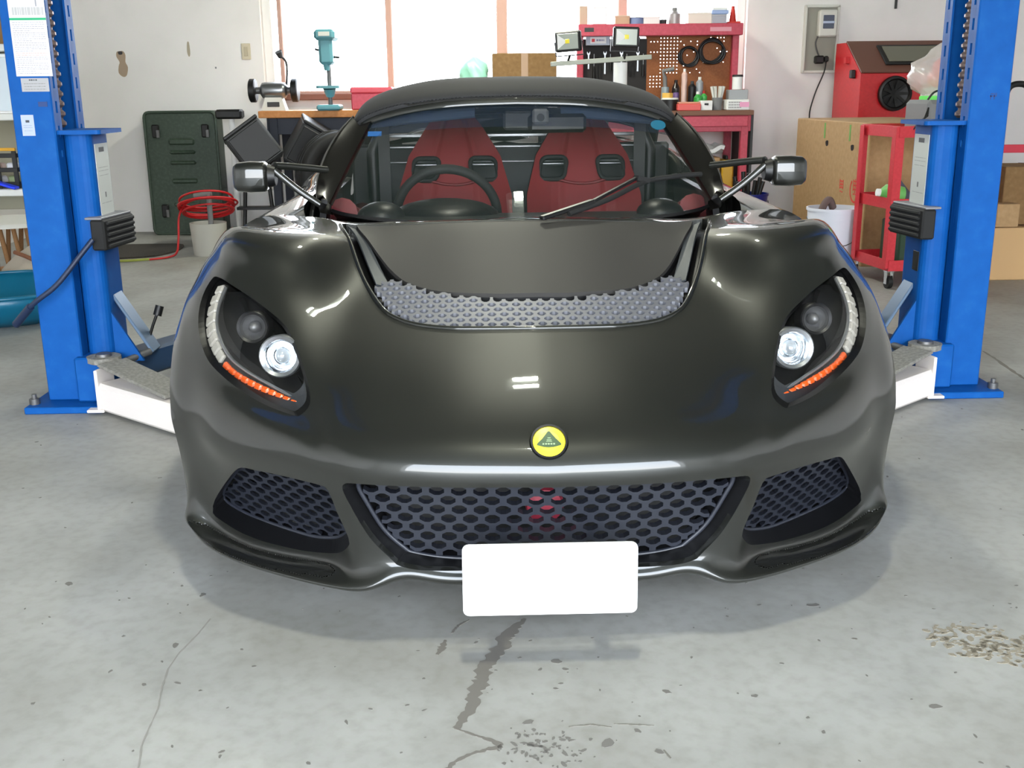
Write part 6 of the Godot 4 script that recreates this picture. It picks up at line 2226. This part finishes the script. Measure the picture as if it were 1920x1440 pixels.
	m.lathe(Transform3D(Basis(Vector3.RIGHT, PI / 2), Vector3(0.02, 0.07, 0.115)), [Vector2(0.02, 0.0), Vector2(0.02, 0.012), Vector2(0.034, 0.012), Vector2(0.036, 0.0)], 20)
	put("dial", m, M.chrome, t)
	m = Mb.new()
	m.tube(spline(v3([-.12,.27,.05, -.05,.30,.08, .05,.29,.1, .12,.24,.125, -.1,.13,.13]), 5), 0.006, 6)
	put("red_lead", m, pm(Color(0.6, 0.08, 0.08), 0.4), t)
	# pails
	t = pail("white plastic pail with wire handle beside the big carton", Vector3(1.985, 0, -3.75), 0.155, 0.385, pm(Color(0.85, 0.86, 0.9), 0.35), M.dark_grey)
	m = Mb.new()
	m.tube(spline(v3([1.90,.36,-3.72, 1.92,.41,-3.72, 1.95,.43,-3.73, 1.98,.38,-3.75]), 4), 0.022, 8)
	tag(put("rag", m, pm(Color(0.4, 0.33, 0.32), 0.9)), "crumpled brown rag hanging over the white pail's rim", "rag")
	t = pail("dark blue oil pail with white swoosh beside the red bench leg", Vector3(1.71, 0, -4.75), 0.135, 0.38, pm(Color(0.03, 0.1, 0.42), 0.3), M.black)
	m = Mb.new()
	var sw := []
	for k in 13:
		var a := lerpf(-0.9, 0.5, k / 12.0)
		sw.append(Vector3(sin(a) * 0.1335, 0.2 + 0.09 * sin(k / 12.0 * 1.5), cos(a) * 0.1335))
	m.tube(sw, 0.007, 5)
	put("swoosh_print", m, pm(Color(0.7, 0.75, 0.88), 0.4), t)
	for k in 7:
		m = Mb.new()
		var a := TAU * k / 7
		m.cyl(Vector3(1.71 + cos(a) * 0.05, 0.27, -4.75 + sin(a) * 0.05), Vector3(1.71 + cos(a) * 0.1, 0.46 + 0.03 * (k % 3), -4.75 + sin(a) * 0.08), 0.011, 0.016, 8)
		var names := ["nearest the car", "second", "third", "fourth", "fifth", "sixth", "seventh"]
		tag(put("metal_offcut", m, M.black), "black metal rod standing in the blue oil pail", "rod", "rods in the blue pail")
	# boxes at the far right
	carton("light brown taped carton on the floor right of the lift post", Vector3(2.99, 0, -3.55), Vector3(0.5, 0.30, 0.42), 0.0, pm(Color(0.74, 0.6, 0.42), 0.85), Color(0.5, 0.36, 0.28))
	carton("dark brown tall carton standing on the light brown taped carton", Vector3(3.1, 0.303, -3.60), Vector3(0.48, 0.33, 0.3), 0.0, M.cardboard_dark, Color(0.25, 0.18, 0.12))
	carton("small brown carton in front of the dark tall carton", Vector3(2.85, 0.303, -3.395), Vector3(0.13, 0.13, 0.1), 0.0, null, Color(0, 0, 0, 0))
	# hand truck against the wall
	t = thing("hand_truck", "red hand truck with black grips standing behind the cartons at the right edge", "hand truck", Vector3(3.17, 0, -4.0))
	var rd := pm(Color(0.55, 0.07, 0.12), 0.4)
	for x in [-0.06, 0.10]:
		m = Mb.new()
		m.tube([Vector3(x * 1.4, 0.1, 0), Vector3(x * 1.3, 0.6, -0.05), Vector3(x, 0.9, -0.08)], 0.014, 8)
		put("rail", m, rd, t)
	m = Mb.new()
	m.tube(spline(v3([-.06,.88,-.08, -.055,1.02,-.08, -.02,1.08,-.08, .06,1.08,-.08, .095,1.02,-.08, .10,.88,-.08]), 6), 0.019, 8)
	put("grip", m, M.black, t)
	for y in [0.3, 0.7]:
		pbox("cross_piece", Vector3(0.02, y, -0.04), Vector3(0.22, 0.05, 0.012), pm(Color(0.8, 0.2, 0.28), 0.4), t, 0.003)
	pbox("toe_plate", Vector3(0.02, 0.02, 0.08), Vector3(0.3, 0.012, 0.2), rd, t, 0.002)
	for x in [-0.15, 0.19]:
		m = Mb.new()
		m.cyl(Vector3(x - 0.02, 0.1, -0.06), Vector3(x + 0.02, 0.1, -0.06), 0.1, -1, 24)
		put("wheel", m, M.rubber, t)

func left_side() -> void:
	var m: Mb
	# shelving by the left edge
	var t := thing("storage_shelf", "cream shelving unit with white boards at the photo's left edge", "shelf", Vector3(-2.62, 0, -2.75))
	var cream := pm(Color(0.62, 0.6, 0.52), 0.7)
	for y in [1.285, 0.985, 0.645]:
		pbox("board", Vector3(0, y, 0), Vector3(0.80, 0.032, 0.7), M.offwhite, t, 0.004)
	for x in [-0.38, 0.38]:
		pbox("upright", Vector3(x, 0.75, -0.33), Vector3(0.03, 1.5, 0.03), M.offwhite, t, 0.003)
	pbox("back_panel", Vector3(0, 1.05, -0.345), Vector3(0.80, 1.1, 0.02), cream, t)
	carton("little brown carton on the top board of the left shelving", Vector3(-2.33, 1.301, -2.6), Vector3(0.16, 0.13, 0.15), 0.0, M.cardboard_dark, Color(0, 0, 0, 0))
	t = thing("storage_bin", "translucent white plastic bin with pink contents on the left shelving", "bin", Vector3(-2.35, 1.001, -2.55))
	m = Mb.new()
	var poly := rounded(0.30, 0.25, 0.05, 4)
	m.slab(Transform3D(Basis.IDENTITY, Vector3(0, 0.127, -0.02)), poly, 0.25)
	put("bin_body", m, pm(Color(0.78, 0.82, 0.84), 0.3), t)
	var edge := []
	for q in poly:
		edge.append(Vector3(q.x, q.y + 0.127, 0.105))
	m = Mb.new()
	m.tube(edge, 0.009, 6, true)
	put("bin_rim", m, M.white, t)
	pbox("pink_pack", Vector3(-0.03, 0.07, 0.106), Vector3(0.07, 0.1, 0.006), pm(Color(0.85, 0.45, 0.7), 0.5), t, 0.002)
	t = thing("paint_tin", "blue tin with black knob behind the lift post on the left shelving", "tin", Vector3(-2.17, 0.661, -2.62))
	m = Mb.new()
	m.cyl(Vector3(0, 0, 0), Vector3(0, 0.28, 0), 0.075, -1, 24)
	put("tin_body", m, M.dark_blue, t)
	m = Mb.new()
	m.cyl(Vector3(-0.02, 0.25, 0.07), Vector3(-0.02, 0.25, 0.105), 0.025, 0.02, 14)
	m.cyl(Vector3(-0.02, 0.14, 0.085), Vector3(-0.02, 0.25, 0.085), 0.012, -1, 8)
	put("knob", m, M.black, t)
	# open black crate with small parts
	t = thing("crate", "black open crate of small white parts on the lowest left board", "crate", Vector3(-2.44, 0.661, -2.54))
	for y in [0.02, 0.085, 0.15]:
		m = Mb.new()
		m.box(Vector3(0, y, 0.1), Vector3(0.34, 0.02, 0.01), 0.002)
		m.box(Vector3(0.165, y, 0.0), Vector3(0.01, 0.02, 0.2), 0.002)
		put("rail", m, M.black, t)
	for x in [-0.16, -0.08, 0.0, 0.08, 0.16]:
		pbox("slat", Vector3(x, 0.085, 0.1), Vector3(0.022, 0.17, 0.008), M.black, t, 0.002)
	pbox("crate_floor", Vector3(0, 0.006, 0), Vector3(0.34, 0.01, 0.2), M.black, t, 0.0)
	pbox("yellow_band", Vector3(0, 0.178, 0.102), Vector3(0.34, 0.014, 0.012), pm(Color(0.8, 0.58, 0.1), 0.5), t, 0.002)
	for k in 10:
		pbox("small_part", Vector3(-0.13 + (k % 5) * 0.065, 0.035 + (k / 5) * 0.06, 0.05), Vector3(0.045, 0.04, 0.05), pm([Color(0.8, 0.8, 0.82), Color(0.5, 0.55, 0.4), Color(0.7, 0.6, 0.55)][k % 3], 0.5), t, 0.006)
	t = thing("blue_scraper", "bright blue plastic scraper lying on the lowest left board edge", "scraper", Vector3(-2.28, 0.661, -2.41), 0.0)
	pbox("blade", Vector3(-0.04, 0.025, 0.03), Vector3(0.13, 0.012, 0.05), pm(Color(0.05, 0.2, 0.85), 0.4), t, 0.003, Basis(Vector3(0, 0, 1), -0.3))
	pbox("grip", Vector3(-0.13, 0.045, 0.03), Vector3(0.08, 0.02, 0.025), pm(Color(0.04, 0.12, 0.6), 0.4), t, 0.004, Basis(Vector3(0, 0, 1), -0.3))
	# cable drum used as a small table
	t = thing("cable_drum", "wooden cable drum with white top standing below the shelving", "cable drum", Vector3(-3.02, 0, -4.0))
	m = Mb.new()
	m.cyl(Vector3(0, 0.0, 0), Vector3(0, 0.03, 0), 0.24, -1, 30)
	put("lower_disc", m, M.wood, t)
	m = Mb.new()
	m.cyl(Vector3(0, 0.32, 0), Vector3(0, 0.345, 0), 0.30, -1, 30)
	put("upper_disc", m, M.offwhite, t)
	for k in 14:
		m = Mb.new()
		var a := TAU * k / 14
		m.cyl(Vector3(cos(a) * 0.16, 0.03, sin(a) * 0.16), Vector3(cos(a + 0.2) * 0.17, 0.32, sin(a + 0.2) * 0.17), 0.014, -1, 8)
		put("rope_strand", m, speckled(Color(0.55, 0.4, 0.25), 0.1, 0.8, 0, 5, 0.05, 81) if k == 0 else (t.get_node("rope_strand") as MeshInstance3D).material_override, t)
	# teal basin and pale sack on the floor
	t = thing("basin", "shallow teal plastic basin on the floor left of the lift post", "basin", Vector3(-2.52, 0, -2.71))
	m = Mb.new()
	m.lathe(Transform3D.IDENTITY, [Vector2(0, 0), Vector2(0.28, 0.0), Vector2(0.36, 0.04), Vector2(0.42, 0.11), Vector2(0.435, 0.16), Vector2(0.425, 0.162), Vector2(0.40, 0.11), Vector2(0.33, 0.05), Vector2(0.26, 0.02), Vector2(0, 0.02)], 44, true)
	put("bowl", m, pm(Color(0.02, 0.38, 0.5), 0.35), t)
	m = Mb.new()
	var rg := []
	for k in 44:
		var a := TAU * k / 44
		rg.append(Vector3(cos(a) * 0.43, 0.161, sin(a) * 0.43))
	m.tube(rg, 0.01, 6, true)
	put("rolled_rim", m, pm(Color(0.02, 0.38, 0.5), 0.35), t)
	t = thing("sack", "pale cloth sack slumped behind the teal basin", "sack", Vector3(-2.62, 0.0, -3.42))
	m = Mb.new()
	var gr := []
	for r in 8:
		var l := []
		for k in 25:
			var a := TAU * k / 24
			var f: float = [0.22, 0.26, 0.26, 0.23, 0.18, 0.12, 0.06, 0.005][r] * (1.0 + 0.09 * sin(a * 3 + r) + 0.05 * sin(a * 7 - r))
			l.append(Vector3(cos(a) * f, r * 0.042 + 0.003, sin(a) * f))
		gr.append(l)
	m.grid(gr, Vector3.UP, Vector3(0, 0.1, 0))
	put("cloth", m, pm(Color(0.66, 0.62, 0.56), 0.9), t)
	m = Mb.new()
	m.tube(spline(v3([-.1,.24,.1, 0,.21,.14, .12,.15,.17, .2,.09,.2]), 5), 0.012, 8)
	put("brown_cord", m, pm(Color(0.45, 0.28, 0.18), 0.7), t)
	bottle("small white bottle with blue cap on the floor by the drum", Vector3(-2.25, 0.0, -3.4), [0.03, 0.0, 0.03, 0.08, 0.012, 0.1], M.white, pm(Color(0.05, 0.25, 0.75), 0.4))
